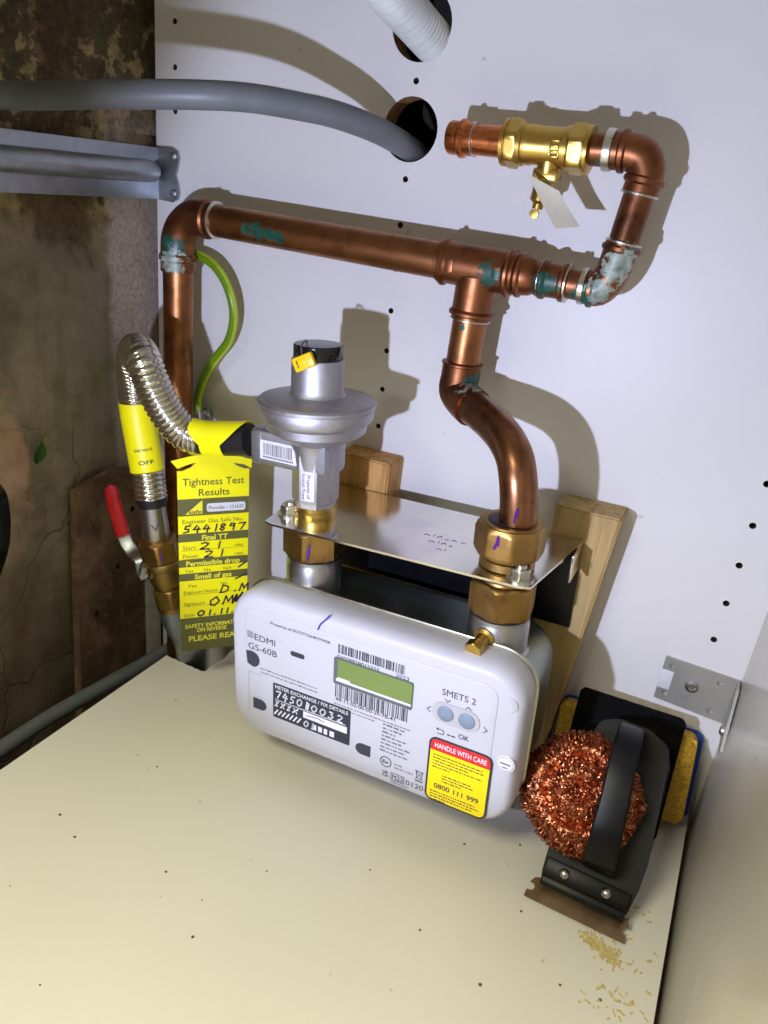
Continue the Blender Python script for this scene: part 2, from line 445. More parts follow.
def rr(x0, z0, x1, z1, r, k=6):
    out = []
    for cx, cz, a0 in ((x1 - r, z0 + r, -90), (x1 - r, z1 - r, 0), (x0 + r, z1 - r, 90), (x0 + r, z0 + r, 180)):
        for i in range(k + 1):
            t = math.radians(a0 + 90 * i / k); out.append((cx + r * math.cos(t), cz + r * math.sin(t)))
    return out

def thing(name, label, cat, base, group=None):
    o = bpy.data.objects.new(name, None); COL.objects.link(o); o.location = base; o.empty_display_size = .02
    o['label'] = label; o['category'] = cat
    if group: o['group'] = group
    BASE[o.name] = Vector(base); return Node(o)

def tag(n, label, cat, group=None):
    n.o['label'] = label; n.o['category'] = cat
    if group: n.o['group'] = group
    return n
def struct(n): n.o['kind'] = 'structure'; return n

def cut(node, cutters):
    """boolean-difference a list of (p0,p1,r,material) cylinders out of a finished mesh"""
    o = node.o
    for lst in cutters:
        b = MB(lst[0][3])
        for (p0, p1, r, mt) in lst: b.cyl(p0, p1, r, n=36 if r > 8 else 14, m=mt)
        c = b.build('cutter'); md = o.modifiers.new('b', 'BOOLEAN'); md.object = c.o; md.operation = 'DIFFERENCE'; md.solver = 'EXACT'
        try: md.material_mode = 'TRANSFER'
        except Exception: pass
        dg = bpy.context.evaluated_depsgraph_get()
        me = bpy.data.meshes.new_from_object(o.evaluated_get(dg)); old = o.data
        o.modifiers.clear(); o.data = me; me.name = o.name; bpy.data.meshes.remove(old)
        cm = c.o.data; bpy.data.objects.remove(c.o); bpy.data.meshes.remove(cm)
        me.set_sharp_from_angle(angle=math.radians(35))

# ================================================================== SETTING
b = MB('board'); b.box(-562, 18, 0, 18, -260, 900)
wb = struct(b.build('wall_back'))
big = [((-323, -5, 543), (-323, 25, 543), 22.5, 'chip'), ((-323, -5, 478), (-323, 25, 478), 21.5, 'chip')]
pins = []
for i in range(-14, 9): pins.append(((-541, -3, 508 + 32 * i), (-541, 12, 508 + 32 * i), 2.2, 'dark_hole'))
for i in range(-11, 10):
    z = 413 + 32 * i
    if abs(z - 543) > 26 and abs(z - 478) > 25: pins.append(((-322.5, -3, z), (-322.5, 12, z), 2.2, 'dark_hole'))
for i in range(-4, 16): pins.append(((-26, -3, 156.5 + 31.6 * i), (-26, 12, 156.5 + 31.6 * i), 2.4, 'dark_hole'))
cut(wb, [big, pins])
b = MB('board'); b.box(-640, 18, -545, 110, 640, 658); struct(b.build('ceiling_light_block'))  # unseen top board, added to keep lamp light off the upper wall
b = MB('rear'); b.box(-640, 200, 90, 110, -400, 900); struct(b.build('wall_rear_shade'))  # dark sheet added behind the panel so its holes look dark
b = MB('board_right'); b.box(1.2, 18, -620, -.3, -260, 900, .4); struct(b.build('wall_right'))
# shelf board floor with the notched, broken corner
jag = [(-483, -1000), (-483, -82)]
for i in range(1, 12): jag.append((-483 + 46 * i / 12, -82 + R.uniform(-1.2, 1.0)))
jag += [(-437, -81)]
for i in range(1, 9): jag.append((-436.5 + R.uniform(-1.3, 2.2), -81 + 81 * i / 9))
jag += [(-437, -.3), (-2.2, -.3), (-2.2, -1000)]
b = MB(['board_floor', 'chip']); b.prism(jag, 0, -18, 'board_floor', lambda x, y, z: Vector((x, z, y)), bm_side='chip'); struct(b.build('floor'))
# masonry on the left, uneven surface
b = MB('masonry'); ny, nz = 110, 130; V = []
for i in range(ny + 1):
    row = []
    for j in range(nz + 1):
        y = 90 - 1000 * (i / ny) ** 1.25; z = -400 + 1300 * j / nz
        p = Vector((0, y / 40, z / 40)); d = noise.fractal(p, 1., 2., 4) * 2.2 + noise.noise(Vector((0, y / 160, z / 160))) * 2.5
        if z < 185 and y < -112 : d -= 2.5
        row.append(b.bm.verts.new((-577 + d, y, z)))
    V.append(row)
for i in range(ny):
    for j in range(nz): b.face((V[i][j], V[i + 1][j], V[i + 1][j + 1], V[i][j + 1]))
struct(b.build('wall_left', recalc=False, angle=80))
b = MB('masonry'); b.box(-800, 20, -1000, 90, -420, -400); struct(b.build('floor_lower'))
b = MB('pale_paint'); b.box(-574, -563, -24, -2, -300, 62, .8); struct(b.build('trim_1'))

# ================================================================== COPPER PIPEWORK
def v3(*a): return Vector(a)
r28, r22 = 12.6, 9.6
YP = -33
pL = P(178, 217, YP); pL = v3(-500, YP, 399)                      # left elbow centre lines
hz = lambda x: 399 - (x + 500) * .016                                # slight fall to the right
C1 = copper('tarnished copper main pipe', (158, 106, 68), (94, 62, 40), .38, verd=[(*P(246, 229, YP - 12), 6), (*P(257, 231, YP - 12), 7.5), (*P(268, 234, YP - 12), 6.5), (*P(279, 239, YP - 12), 5.5), (*P(462, 328, YP - 12), 3)])
C2 = copper('tarnished copper fittings', (140, 90, 60), (74, 47, 33), .40, verd=[(*P(172, 248, YP - 12), 13), (*P(490, 275, YP - 12), 9), (*P(545, 285, YP - 10), 10), (*P(580, 300, YP - 10), 10), (*P(476, 385, -40), 10), (*P(640, 150, YP), 7), (*P(600, 165, YP - 9), 6)],
            white=[(*P(172, 262, YP - 12), 12), (*P(618, 268, YP - 9), 12), (*P(600, 290, YP - 9), 10), (*P(625, 255, YP - 5), 8), (*P(470, 395, -48), 9)])
C3 = copper('warm copper offset bend', (148, 102, 72), (104, 70, 48), .30)
M['cu1'], M['cu2'], M['cu3'] = C1, C2, C3
pw = thing('copper_pipework', 'tarnished copper gas pipework with tee and bends fixed along the white back panel', 'pipework', (-.24, -.033, .392))

xa, xt, xe = -478, -243, -157
# straight horizontal pipe
b = MB('cu1'); b.cyl((xa, YP, hz(xa)), (-262, YP, hz(-262)), r28, n=36); b.build('pipe', pw)
# left elbow: swept 90 plus socket beads
def arc(c, r, a0, a1, ux, uz, k=14): return [Vector(c) + Vector(ux) * (r * math.cos(math.radians(a0 + (a1 - a0) * i / k))) + Vector(uz) * (r * math.sin(math.radians(a0 + (a1 - a0) * i / k))) for i in range(k + 1)]
b = MB('cu2'); rb = 26; xd = -510
pts = [v3(xa + 8, YP, hz(xa)), v3(xa - 2, YP, hz(xa))] + arc((xd + rb, YP, hz(xd) - rb), rb, 90, 180, (1, 0, 0), (0, 0, 1)) + [v3(xd, YP, hz(xd) - rb - 8), v3(xd, YP, hz(xd) - rb - 20)]
b.tube(pts, r28 + 1.6, 32)
b.lathe((xa - 3, YP, hz(xa)), (1, 0, 0), [(r28 + 1.5, 0), (r28 + 3, 1.5), (r28 + 3, 4), (r28 + 1.5, 6)], 32)
b.lathe((xd, YP, hz(xd) - rb - 12), (0, 0, 1), [(r28 + 1.5, 0), (r28 + 3, 1.5), (r28 + 3, 5), (r28 + 1.5, 7)], 32)
b.build('elbow', pw)
b = MB('solder'); b.lathe((xa + 7, YP, hz(xa)), (1, 0, 0), [(r28 + .1, 0), (r28 + 2, .4), (r28 + 2, 1.3), (r28 + .1, 2.2)], 32)
b.build('solder_ring', pw)
b = MB('cu1'); b.cyl((xd, YP, hz(xd) - rb - 14), (xd, YP, -200), r28, n=32); b.build('pipe', pw)
# tee
b = MB('cu2'); T0 = v3(xt, YP, hz(xt))
ux = v3(1, 0, -.016).normalized()
def beads(bm_, p, ax, r0, L, n=32, two=True):
    pr = [(r0 - .8, 0), (r0, .6), (r0, 2.5), (r0 + 2, 3.6), (r0 + 2.2, 5.5), (r0 + .4, 7.5), (r0 + .4, L)]
    bm_.lathe(p, ax, pr, n)
beads(b, T0 - ux * 30, ux, r28 + 1.4, 30); beads(b, T0 + ux * 28, -ux, r28 + 1.4, 28)
dz = (P(460, 365, YP) - T0); dz = v3(-1.5, 0, -60).normalized()
beads(b, T0 + dz * 36, -dz, r28 + 1.3, 30)
for s_ in (-1, 1):                                                   # little oval maker's cartouche
    b.box(T0.x + s_ * 17 - 3, T0.x + s_ * 17 + 3, YP - r28 - 2.2, YP - r28 - 1, T0.z - 5, T0.z + 4, .5)
b.build('tee_fitting', pw)
# reducer steps and 22 mm run to the right
b = MB('cu2')
q = lambda d: T0 + ux * d
b.lathe(q(28), ux, [(r28 + .8, 0), (r28 + 2.2, 1.5), (r28 + 2.2, 3.5), (r28 + .4, 5), (r28 - .2, 10), (r28 - 2, 13), (r22 + 2.5, 16), (r22 + 3.4, 18), (r22 + 3.4, 20), (r22 + 1.5, 22), (r22 + 1.4, 30), (r22 + 3, 31.5), (r22 + 3, 33.5), (r22 + 1, 35)], 32)
b.build('reducer', pw)
for d in (44.6, 62.5):
    b = MB('solder'); b.lathe(q(d - .3), ux, [(r22 + .2, 0), (r22 + 3.0, .4), (r22 + 3.0, 1.5), (r22 + .2, 2.2)], 28); b.build('solder_ring', pw)
b = MB('solder'); b.lathe(q(71), ux, [(r22 + .2, 0), (r22 + 2, 1), (r22 + 2.2, 3), (r22 + 2, 4.4), (r22 + .2, 5.4)], 28)
b.build('solder_ring', pw)
b = MB('cu2'); b.cyl(q(58), q(80), r22, n=28); b.build('pipe', pw)
# lower right elbow, riser, top elbow
eb = q(76); cR = 14
rise = (v3(-146.5, YP, 466) - v3(-154, YP, 402)).normalized()
e1 = q(91); 
lowb = [q(74), q(80), q(84)]
cpts = crom([q(76), q(83), v3(-156.5, YP, hz(-157) + 3.5), v3(-153.0, YP, hz(-157) + 11), v3(-151.6, YP, hz(-157) + 20), v3(-150.4, YP, hz(-157) + 30)], 1.5)
b = MB('cu2'); b.tube(cpts, r22 + 1.4, 28)
for p_, a_ in ((cpts[2], ux), (cpts[-4], rise)): b.lathe(p_ - a_ * 2, a_, [(r22 + 1.2, 0), (r22 + 2.8, 1.4), (r22 + 2.8, 3.6), (r22 + 1.2, 5)], 28)
b.build('elbow', pw)
r0 = cpts[-1]; r1 = v3(-147.4, YP, 452)
b = MB('cu2'); b.cyl(r0 - rise * 4, r1 + rise * 4, r22, n=28); b.build('riser_pipe', pw)
for p_ in (r0, r1):
    b = MB('solder'); b.lathe(p_ - rise * 1.2, rise, [(r22 + .1, 0), (r22 + 1.9, .6), (r22 + 1.9, 1.8), (r22 + .1, 2.6)], 28); b.build('solder_ring', pw)
zt = 474.5; t1_ = v3(-146, YP, zt - 14)
tp = crom([r1, r1 + rise * 8, v3(-146.6, YP, zt - 9), v3(-150.5, YP, zt - 2.2), v3(-158, YP, zt), v3(-168, YP, zt + .2)], 1.5)
b = MB('cu2'); b.tube(tp, r22 + 1.4, 28)
for p_, a_ in ((tp[5], rise), (tp[-5], v3(-1, 0, 0))): b.lathe(p_ - a_ * 2.5, a_, [(r22 + 1.2, 0), (r22 + 3, 1.5), (r22 + 3, 4), (r22 + 1.2, 5.5)], 28)
b.build('elbow', pw)
b = MB('solder'); b.lathe((-174, YP, zt + .2), (1, 0, 0), [(r22 + .1, 0), (r22 + 2.6, .8), (r22 + 2.8, 3), (r22 + 2.4, 5.5), (r22 + .1, 6.5)], 28); b.build('solder_ring', pw)
b = MB('cu2'); b.cyl((-182, YP, zt), (-166, YP, zt), r22, n=28); b.build('pipe', pw)
# drop from tee, bottom fitting, offset bend
d0 = T0 + dz * 30; d1 = v3(-244.5, YP, 326)
b = MB('cu1'); b.cyl(d0, d1 - v3(0, 0, 4), r28 - .2, n=36); b.build('pipe', pw)
b = MB('solder'); b.lathe(T0 + dz * 34.6, dz, [(r28, 0), (r28 + 1.9, .5), (r28 + 1.9, 1.3), (r28, 2)], 32); b.build('solder_ring', pw)
ob = [v3(-244.5, YP, 328), v3(-244.7, YP, 318), v3(-244.6, YP - 1, 308), P(462, 397, -38), P(473, 408, -50)]
b = MB('cu2'); b.tube(crom(ob, 2), r28 + 1.7, 32)
b.lathe((-244.5, YP, 326), (0, 0, 1), [(r28 + 1.5, 0), (r28 + 2.6, .8), (r28 + 2.6, 2.2), (r28, 3.2)], 32)
b.build('elbow', pw)
of = [P(469, 404, -46), P(480, 413, -57), P(494, 425, -70), P(507, 441, -84), P(515, 459, -93), P(518, 478, -98), P(519, 500, -100), P(517, 530, -100)]
b = MB('cu3'); b.tube(crom(of, 1.5), r28 - .1, 36); b.build('bent_pipe', pw)
# union nut under the bend (assembly axis)
b = MB(['brass_old', 'rubber'], ASM); YA = -100; UR, UL = 76, -76
b.hexnut((UR, YA, 70), (UR, YA, 92.5), 23.8, ch=4, ph=.35, n=8)
b.lathe((UR, YA, 95), (0, 0, 1), [(20, -3), (19, -1.6), (16.2, -1.6), (15.5, -3)], 36)
b.lathe((UR, YA, 88), (0, 0, 1), [(15.6, 4.4), (15.6, 5.2), (14, 5.8), (12.8, 5.8)], 36, 'rubber')
b.lathe((UR, YA, 61.5), (0, 0, 1), [(18, 0), (19, 1), (18.6, 6), (14, 8.5)], 36)
b.build('union_nut', pw)['label'] = 'brass union nut below the copper bend'
b = MB('ink_purple')
b.M = W
def stroke3(bm_, pts, r): bm_.tube(crom(pts, 1), r, 6)
stroke3(b, [P(514, 523, -113), P(516, 514, -113), P(518, 508, -113), P(517, 518, -113)], .8)
stroke3(b, [P(494, 549, -121.5), P(497, 543, -121.5), P(499, 536, -121.5), P(498, 546, -121.5)], 1.1)
b.build('paint_mark', pw)

# ================================================================== BRASS VALVE (top right)
vz = 473.6; vx0, vx1 = -239, -181
vl = thing('brass_valve', 'bright brass tee valve with capped copper stub on the top pipe', 'valve', (-.21, -.033, .4736))
b = MB('brass')
X = v3(1, 0, 0)
b.lathe((-226, YP, vz), X, [(10.5, 0), (12, 1), (12.2, 6), (11.5, 8), (11.5, 26), (12.4, 27), (12.4, 30), (10.5, 31)], 36)
b.lathe((-207, YP, vz), (0, 0, -1), [(7.5, 6), (7.5, 16), (6.8, 17)], 24)
b.box(-207 - 8, -207 + 8, YP - 7, YP + 7, vz - 20, vz - 13, 1.2)
for (u0, w0, u1, w1) in ((-205, -6, -205, 3), (-199.5, -6, -199.5, 3), (-205, 3, -199.5, 3), (-205, -6, -199.5, -6), (-204, 0, -200.5, 0), (-204, -3, -200.5, -3)):
    b.box(min(u0, u1) - .5, max(u0, u1) + .5, YP - 12.3, YP - 11, vz + min(w0, w1) - .5, vz + max(w0, w1) + .5, .2)
b.build('body', vl)
for x0, x1 in ((-239, -224), (-198, -181)):
    b = MB('brass'); b.hexnut((x0 + 2.5, YP, vz), (x1 - 3, YP, vz), 15.2, ch=2, ph=.22)
    o_ = x0 if x0 < -210 else x1 - 4
    b.lathe((o_, YP, vz), X, [(11.5, 0), (14.2, .8), (14.2, 3), (11.5, 4)], 30); b.lathe((x1 - 4 if x0 < -210 else x0, YP, vz), X, [(11, 0), (13, .6), (13, 3), (11, 4)], 30)
    b.build('compression_nut', vl)
b = MB('brass'); b.lathe((-208, YP, vz - 20), v3(-.1, 0, -1), [(6, 0), (6.3, 1), (6.3, 12), (5, 13), (3.6, 14), (3.6, 17)], 20)
b.lathe((-211, YP, vz - 40), (0, 1, 0), [(1, -1.6), (3.1, -1.4), (3.1, 1.4), (1, 1.6)], 16); b.build('test_spout', vl)
b = MB('copper_bright'); b.cyl((-260, YP, vz), (-236, YP, vz), r22 - .2, n=28)
b.build('copper_stub', vl)['label'] = 'clean copper stub pipe'
b = MB('copper_bright'); b.lathe((-278, YP, vz), X, [(7.5, 0), (9.6, .6), (10.4, 2), (10.4, 8), (12, 9.5), (12, 11.5), (10.3, 13), (10.3, 18.6), (9.5, 19)], 30); b.build('end_cap', vl)
b = MB('solder'); b.lathe((-259.8, YP, vz), X, [(9.5, 0), (10.8, .3), (10.8, 1.2), (9.5, 1.6)], 28); b.build('solder_ring', vl)
# card tag on the valve, folded in two leaves
b = MB('tag_paper')
a0 = [P(528, 174, -45), P(541, 196, -47), P(580, 226, -44), P(556, 228, -48)]
fr = [P(528, 174, -50), P(559, 191, -44), P(580, 226.5, -42), P(555.5, 228.5, -50)]
def sheet(bm_, qd, th, m=None, nn=6, bend=0.):
    n_ = (qd[1] - qd[0]).cross(qd[3] - qd[0]).normalized(); rows = []
    for sgn in (0, 1):
        rows.append([[bm_.bm.verts.new(qd[0].lerp(qd[3], j / nn).lerp(qd[1].lerp(qd[2], j / nn), i / nn) + n_ * (bend * math.sin(math.pi * j / nn) + th * sgn)) for i in range(nn + 1)] for j in range(nn + 1)])
    for g in rows:
        for j in range(nn):
            for i in range(nn): bm_.face((g[j][i], g[j][i + 1], g[j + 1][i + 1], g[j + 1][i]), m)
    A, B = rows
    rim = [(0, i) for i in range(nn)] + [(j, nn) for j in range(nn)] + [(nn, nn - i) for i in range(nn)] + [(nn - j, 0) for j in range(nn)]
    for (a_, c_) in zip(rim, rim[1:] + rim[:1]): bm_.face((A[a_[0]][a_[1]], A[c_[0]][c_[1]], B[c_[0]][c_[1]], B[a_[0]][a_[1]]), m)
sheet(b, fr, .35, None, 6, 1.2)
tag(b.build('card_tag', None, base=tuple(fr[0] * .001)), 'small ivory card tag hanging from the brass valve spout', 'tag')

# ================================================================== CONDUIT, DUCT, RAIL
TORCH = v3(-248, -560, 293)
cpath = [P(425, 163, 40), P(411, 150, 8), P(385, 134, -24), P(360, 123, -44), P(330, 113, -62), P(300, 106.5, -78), P(250, 98, -102), P(200, 95, -122), P(100, 94.5, -148), P(0, 95, -166)]
cpath += [v3(-559, -235, 464), v3(-562, -340, 452), v3(-562, -500, 420), v3(-561, -700, 330), v3(-560, -900, 180)]
b = MB('plastic_grey'); b.tube(crom(cpath, 4), 8.6, 24)
tag(b.build('conduit', None, base=tuple(cpath[1] * .001)), 'smooth grey conduit curving across the panel into the lower round hole', 'conduit')
dp = crom([P(352, -60, -125), P(380, -20, -70), P(404, 8, -35), P(425, 32, -8), P(441, 50, 20), P(453, 62, 45)], .5)
b = MB('plastic_duct'); L_ = [0]
b.tube(dp, [13.0 + 1.2 * math.cos(2 * math.pi * i * .5 / 3.3) for i in range(len(dp))], 30)
tag(b.build('corrugated_duct', None, base=tuple(dp[-1] * .001)), 'ribbed pale grey flexible duct entering the upper round hole', 'duct')

rl = thing('galvanised_rail', 'galvanised steel rail with central rib along the old masonry wall', 'rail', (-.558, -.1, .42))
b = MB('galv'); b.box(-560, -557.5, -900, -2.6, 406, 447, .3); b.build('flat_strip', rl)
b = MB('galv'); 
rp = [v3(-556, -900, 428), v3(-556, -60, 428), v3(-556, -18, 428), v3(-556, -12, 428), v3(-557, -8, 428), v3(-558, -6, 428)]
b.tube(rp, [9, 9, 9, 8.4, 6, 2], 24); b.build('rib', rl)
b = MB('galv')
b.prism([(-559, 406), (-543, 405), (-537, 408), (-535, 413), (-536.5, 420), (-539, 427), (-536.5, 434), (-535, 441), (-537, 446), (-543, 448.5), (-559, 448)], -2.6, -.2); b.build('end_flange', rl)
for z in (412.5, 442):
    b = MB('galv'); b.lathe((-541, -2.4, z), (0, -1, 0), [(3.4, 0), (3.2, 1.2), (1.6, 2.2)], 16); b.build('screw', rl)

# ================================================================== EARTH WIRE
ew = thing('earth_wire', 'green and yellow earth wire looping down the panel beside the left copper pipe', 'wire', (-.47, -.02, .3))
wp = crom([P(186, 249, -14), P(194, 253, -17), P(214, 265, -20), P(228, 287, -20), P(234, 315, -18), P(229, 340, -16), P(214, 361, -14), P(203, 382, -13), P(198, 400, -13), P(199, 413, -13)], 1.5)
b = MB(['wire_green', 'wire_yellow']); b.tube(wp, 4.1, 16)
bm_ = b.bm; bm_.faces.ensure_lookup_table()
for i, f in enumerate(bm_.faces):
    if len(f.verts) == 4 and (i % 16) in (3, 4, 5, 12, 13): f.material_index = 1
b.build('insulated_core', ew)
b = MB('steel'); e_ = P(199.5, 409, -13); b.cyl(e_, P(201, 422, -12), 4, n=16); b.box(e_.x - 5, e_.x + 9, -7, -5, e_.z - 18, e_.z - 2, .6)
b.lathe((e_.x + 4, -7, e_.z - 4), (0, -1, 0), [(5, 0), (5, 2), (3, 3.5), (1, 3.8)], 16); b.build('ring_lug', ew)

# ================================================================== BATTENS
def batten(name, poly, y0, mat, label, group=None):
    b = MB(mat); b.prism(poly, y0, -.3)
    es = [e for e in b.bm.edges]; bmesh.ops.bevel(b.bm, geom=es, offset=1.3, segments=2, affect='EDGES')
    bs = (sum(p[0] for p in poly) / 4000, -.015, min(p[1] for p in poly) / 1000)
    return tag(b.build(name, None, base=bs), label, 'batten')
batten('wooden_batten', [(-152, 0), (-125, 0), (-109, 241), (-157, 239)], -30, 'pine', 'tall pine batten leaning right behind the meter, beside the grill brush')
batten('wooden_batten', [(-344, 0), (-297, 0), (-295, 233), (-344, 232)], -28, 'pine_orange', 'orange pine batten behind the regulator, only its top end showing')
# knots / nail marks on the right batten
# ================================================================== METER BRACKET
br = thing('meter_bracket', 'zinc plated steel shelf bracket bolted to the battens above the meter', 'bracket', (-.243, -.031, .21))
b = MB('zinc', ASM)
pl = [(-113, -31), (113, -31), (100, -124), (92, -127), (-94, -132), (-101, -130)]
b.prism(pl, 59.3, 61, None, lambda x, y, z: Vector((x, z, y))); b.build('top_plate', br)
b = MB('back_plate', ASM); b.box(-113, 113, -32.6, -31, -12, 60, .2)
b.build('back_flange', br)['label'] = 'back flange coloured dark for its reflection'
for (x, z, w) in ((28, 34, 5), (42, 24, 3.5), (-30, 34, 5), (98, 42, 3)):
    b = MB('bracket', ASM); b.prism(rr(x - w, z - 3, x + w, z + 3, 2.9), -33, -32.5); b.build('slot', br)
b = MB('zinc', ASM); b.box(111.5, 113, -62, -31, 40, 60, .2); b.build('side_lip', br)
b = MB('ink_purple', ASM)                                            # faint pencil figures on the plate
fig = [[(0, 0), (2, 1), (4, 0)], [(6, 0), (6, 3)], [(8, 0), (10, 3), (11, 0)], [(13, 0), (15, 0), (14, 2)], [(17, 0), (18, 2), (20, 0)], [(22, 1), (25, 1)]]
for row, (ox, oy, k_) in enumerate(((8, -86, 1.3), (16, -95, 1.2), (26, -104, 1.))):
    for st_ in fig[:6 - 2 * row]:
        pts = [(ox + x * k_, oy + y * k_) for x, y in st_]
        for a_, c_ in zip(pts, pts[1:]): b.tube([(a_[0], a_[1], 61.1), (c_[0], c_[1], 61.1)], .22, 5)
b.build('handwriting', br)
for (x, y) in ((-93, -108), (90, -115)):
    b = MB('solder', ASM); b.lathe((x, y, 61), (0, 0, 1), [(9.5, 0), (9.5, 1.4), (7, 1.6)], 28); b.hexnut((x, y, 62), (x, y, 69), 7.6, ch=1.2, ph=.2)
    b.lathe((x, y, 69), (0, 0, 1), [(4, 0), (3.6, 2), (2, 2.6)], 16); b.build('bolt', br)

# ================================================================== GAS METER
gm = thing('gas_meter', 'white smart gas meter with green display hanging under the steel bracket', 'gas meter', (-.243, -.1, .04))
def F(X, Z):
    dx, dz_ = X + 240, Z - 150; c_, s_ = math.cos(ROLL), math.sin(ROLL)
    return (dx * c_ + dz_ * s_, -dx * s_ + dz_ * c_)
U0, U1, V0, V1 = -121.5, 114, -119, 10
def shell(bm_, lay, m, k=10):
    rings = []
    for (y, ins, r) in lay: rings.append([(x, y, z) for x, z in rr(U0 + ins, V0 + ins, U1 - ins, V1 - ins, max(1, r), k)])
    bm_.grid([[Vector(p) for p in rg] for rg in rings], m)
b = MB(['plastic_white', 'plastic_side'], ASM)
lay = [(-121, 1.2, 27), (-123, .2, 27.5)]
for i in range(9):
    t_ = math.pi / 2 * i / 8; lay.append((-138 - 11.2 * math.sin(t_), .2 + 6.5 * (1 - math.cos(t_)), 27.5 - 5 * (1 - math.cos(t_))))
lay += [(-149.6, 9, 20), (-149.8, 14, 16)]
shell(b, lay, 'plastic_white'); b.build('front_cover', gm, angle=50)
YF = -150.
# raised central panel
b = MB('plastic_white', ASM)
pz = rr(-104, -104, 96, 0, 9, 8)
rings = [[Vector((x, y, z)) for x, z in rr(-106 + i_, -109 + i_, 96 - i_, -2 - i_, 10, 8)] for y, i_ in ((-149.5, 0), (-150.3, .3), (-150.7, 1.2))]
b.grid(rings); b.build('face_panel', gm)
YF = -150.8
b = MB('gold_rim', ASM); rg = []
for (y, i_) in ((-119, -.3), (-119.4, -1.2), (-121.6, -1.2), (-122, -.3)): rg.append([Vector((x, y, z)) for x, z in rr(U0 + i_, V0 + i_, U1 - i_, V1 - i_, 27.5, 10)])
b.grid(rg); b.build('seam_rim', gm)
b = MB('steel_case', ASM); rg = []
for (y, i_, r) in ((-119.5, 2.5, 26), (-62, 4, 26), (-54, 6, 25), (-50, 10, 22), (-49, 16, 18)): rg.append([Vector((x, y, z)) for x, z in rr(U0 + i_, V0 + i_, U1 - i_, V1 - 8 - i_ * .6, r, 10)])
b.grid(rg); b.build('steel_casing', gm, angle=40)
for ux_ in (UL, UR):
    b = MB(['steel', 'rubber'], ASM)
    hz_ = 4 if ux_ < 0 else 0; b.lathe((ux_, YA, -4), (0, 0, 1), [(23.6, 0), (23.6, 2), (21.4, 4), (21.4, 24 + hz_), (20.8, 25 + hz_), (20.8, 29 + hz_)], 44); b.lathe((ux_, YA, 25 + hz_), (0, 0, 1), [(21.1, 0), (21.2, .6), (21.2, 1.8), (20, 2.2)], 40, 'rubber')
    b.build('spigot', gm)
    b = MB('brass_old', ASM); b.hexnut((ux_, YA, 25.5 + hz_), (ux_, YA, 51 + hz_ * .8), 24, ch=2.4, ph=.15 if ux_ < 0 else .1)
    b.lathe((ux_, YA, 50), (0, 0, 1), [(17.5, 0), (16.5, 2.5), (12, 4), (11.5, 10)], 36); b.build('union_nut', gm)
    b = MB('ink_purple', ASM); 
    mx = ux_ + 8
    if ux_ < 0: b.tube([(mx - 1, YA - 21, 33), (mx - .5, YA - 21.3, 39), (mx + 1, YA - 21, 46)], [.6, 1.4, .6], 8); b.build('paint_mark', gm)
    else: b.bm.free()
# test nipple on the right spigot
b = MB('brass', ASM); nd = v3(-.10, -.97, -.10).normalized(); n0 = v3(UR - 1, YA, 15) + nd * 18
b.lathe(n0, nd, [(7.6, 0), (7.6, 4), (5, 5), (4.6, 10), (4.6, 14)], 20); b.hexnut(n0 + nd * 13, n0 + nd * 21, 6.6, ch=1); b.build('test_nipple', gm)['label'] = 'yellow brass test nipple'
# display
c0, c1 = F(-265.3, 128.6), F(-201.5, 110.6)
dx0, dx1, dz0, dz1 = c0[0], F(-202.3, 132)[0], F(-264, 106.6)[1], F(-265, 129.2)[1]
b = MB('lcd_frame', ASM); b.prism(rr(dx0, dz0, dx1, dz1, 1.4, 3), YF - .5, YF + .2); b.build('display_bezel', gm)
dsp = MB(['lcd', 'paper', 'print_grey'], ASM); dsp.prism(rr(dx0 + 3.4, dz0 + 5.2, dx1 - .8, dz1 - 1, 1, 3), YF - .9, YF - .4)
dsp.rect(dx0 + 2.2, dz0 + 2.8, dx1 - 1, dz0 + 4.8, YF - .62, 'paper'); dsp.rect(dx0 + 3.4, dz0 + 4.8, dx0 + 14, dz0 + 6.6, YF - .95, 'paper')
dsp.build('display', gm)
# buttons
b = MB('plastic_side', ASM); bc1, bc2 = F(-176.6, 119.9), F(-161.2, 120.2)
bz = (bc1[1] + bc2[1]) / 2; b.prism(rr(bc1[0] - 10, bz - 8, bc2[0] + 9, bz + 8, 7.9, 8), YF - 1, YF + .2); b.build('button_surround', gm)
for c_ in (bc1, bc2):
    b = MB('button', ASM); b.lathe((c_[0], YF - .8, bz), (0, -1, 0), [(6, 0), (5.9, .8), (5.2, 1.3), (.5, 1.4)], 30); b.build('button', gm)
# printed face: lettering, bar codes, symbols
pr = MB(['print_black', 'print_grey', 'screw_dark', 'paper'], ASM); y1 = YF - .08
def ft(s_, X0, Z0, X1, Z1, h, m='print_black', off=0.):
    pr.text(s_, F(X0, Z0), F(X1, Z1), h, y1, m, off)
ft('Property of SCOTTISHPOWER', -321, 134.6, -269.3, 137.6, 2.2, 'print_black', .01)
e0 = F(-341.4, 119.3); pr.rect(e0[0], e0[1] - 3.3, e0[0] + 5.6, e0[1] + 2.4, y1, 'print_grey')
for i in range(3):
    pr.rect(e0[0] + .2, e0[1] - 1.8 + 1.7 * i, e0[0] + 5.4, e0[1] - 1.4 + 1.7 * i, y1 - .04, 'paper')
ft('EDMI', -334.4, 115.6, -315.6, 116.7, 5.4, 'print_black')
ft('GS-60B', -339.7, 106, -313.6, 107.5, 5.4, 'print_black')
def greek(x0, z0, x1, h, m='print_grey', dens=.75):
    """a run of unreadably small print"""
    x = x0
    while x < x1 - .4:
        w = R.uniform(.5, 3.2) * h * .9; pr.rect(x, z0, min(x + w, x1), z0 + h * R.uniform(.62, .9), y1, m); x += w + h * .55
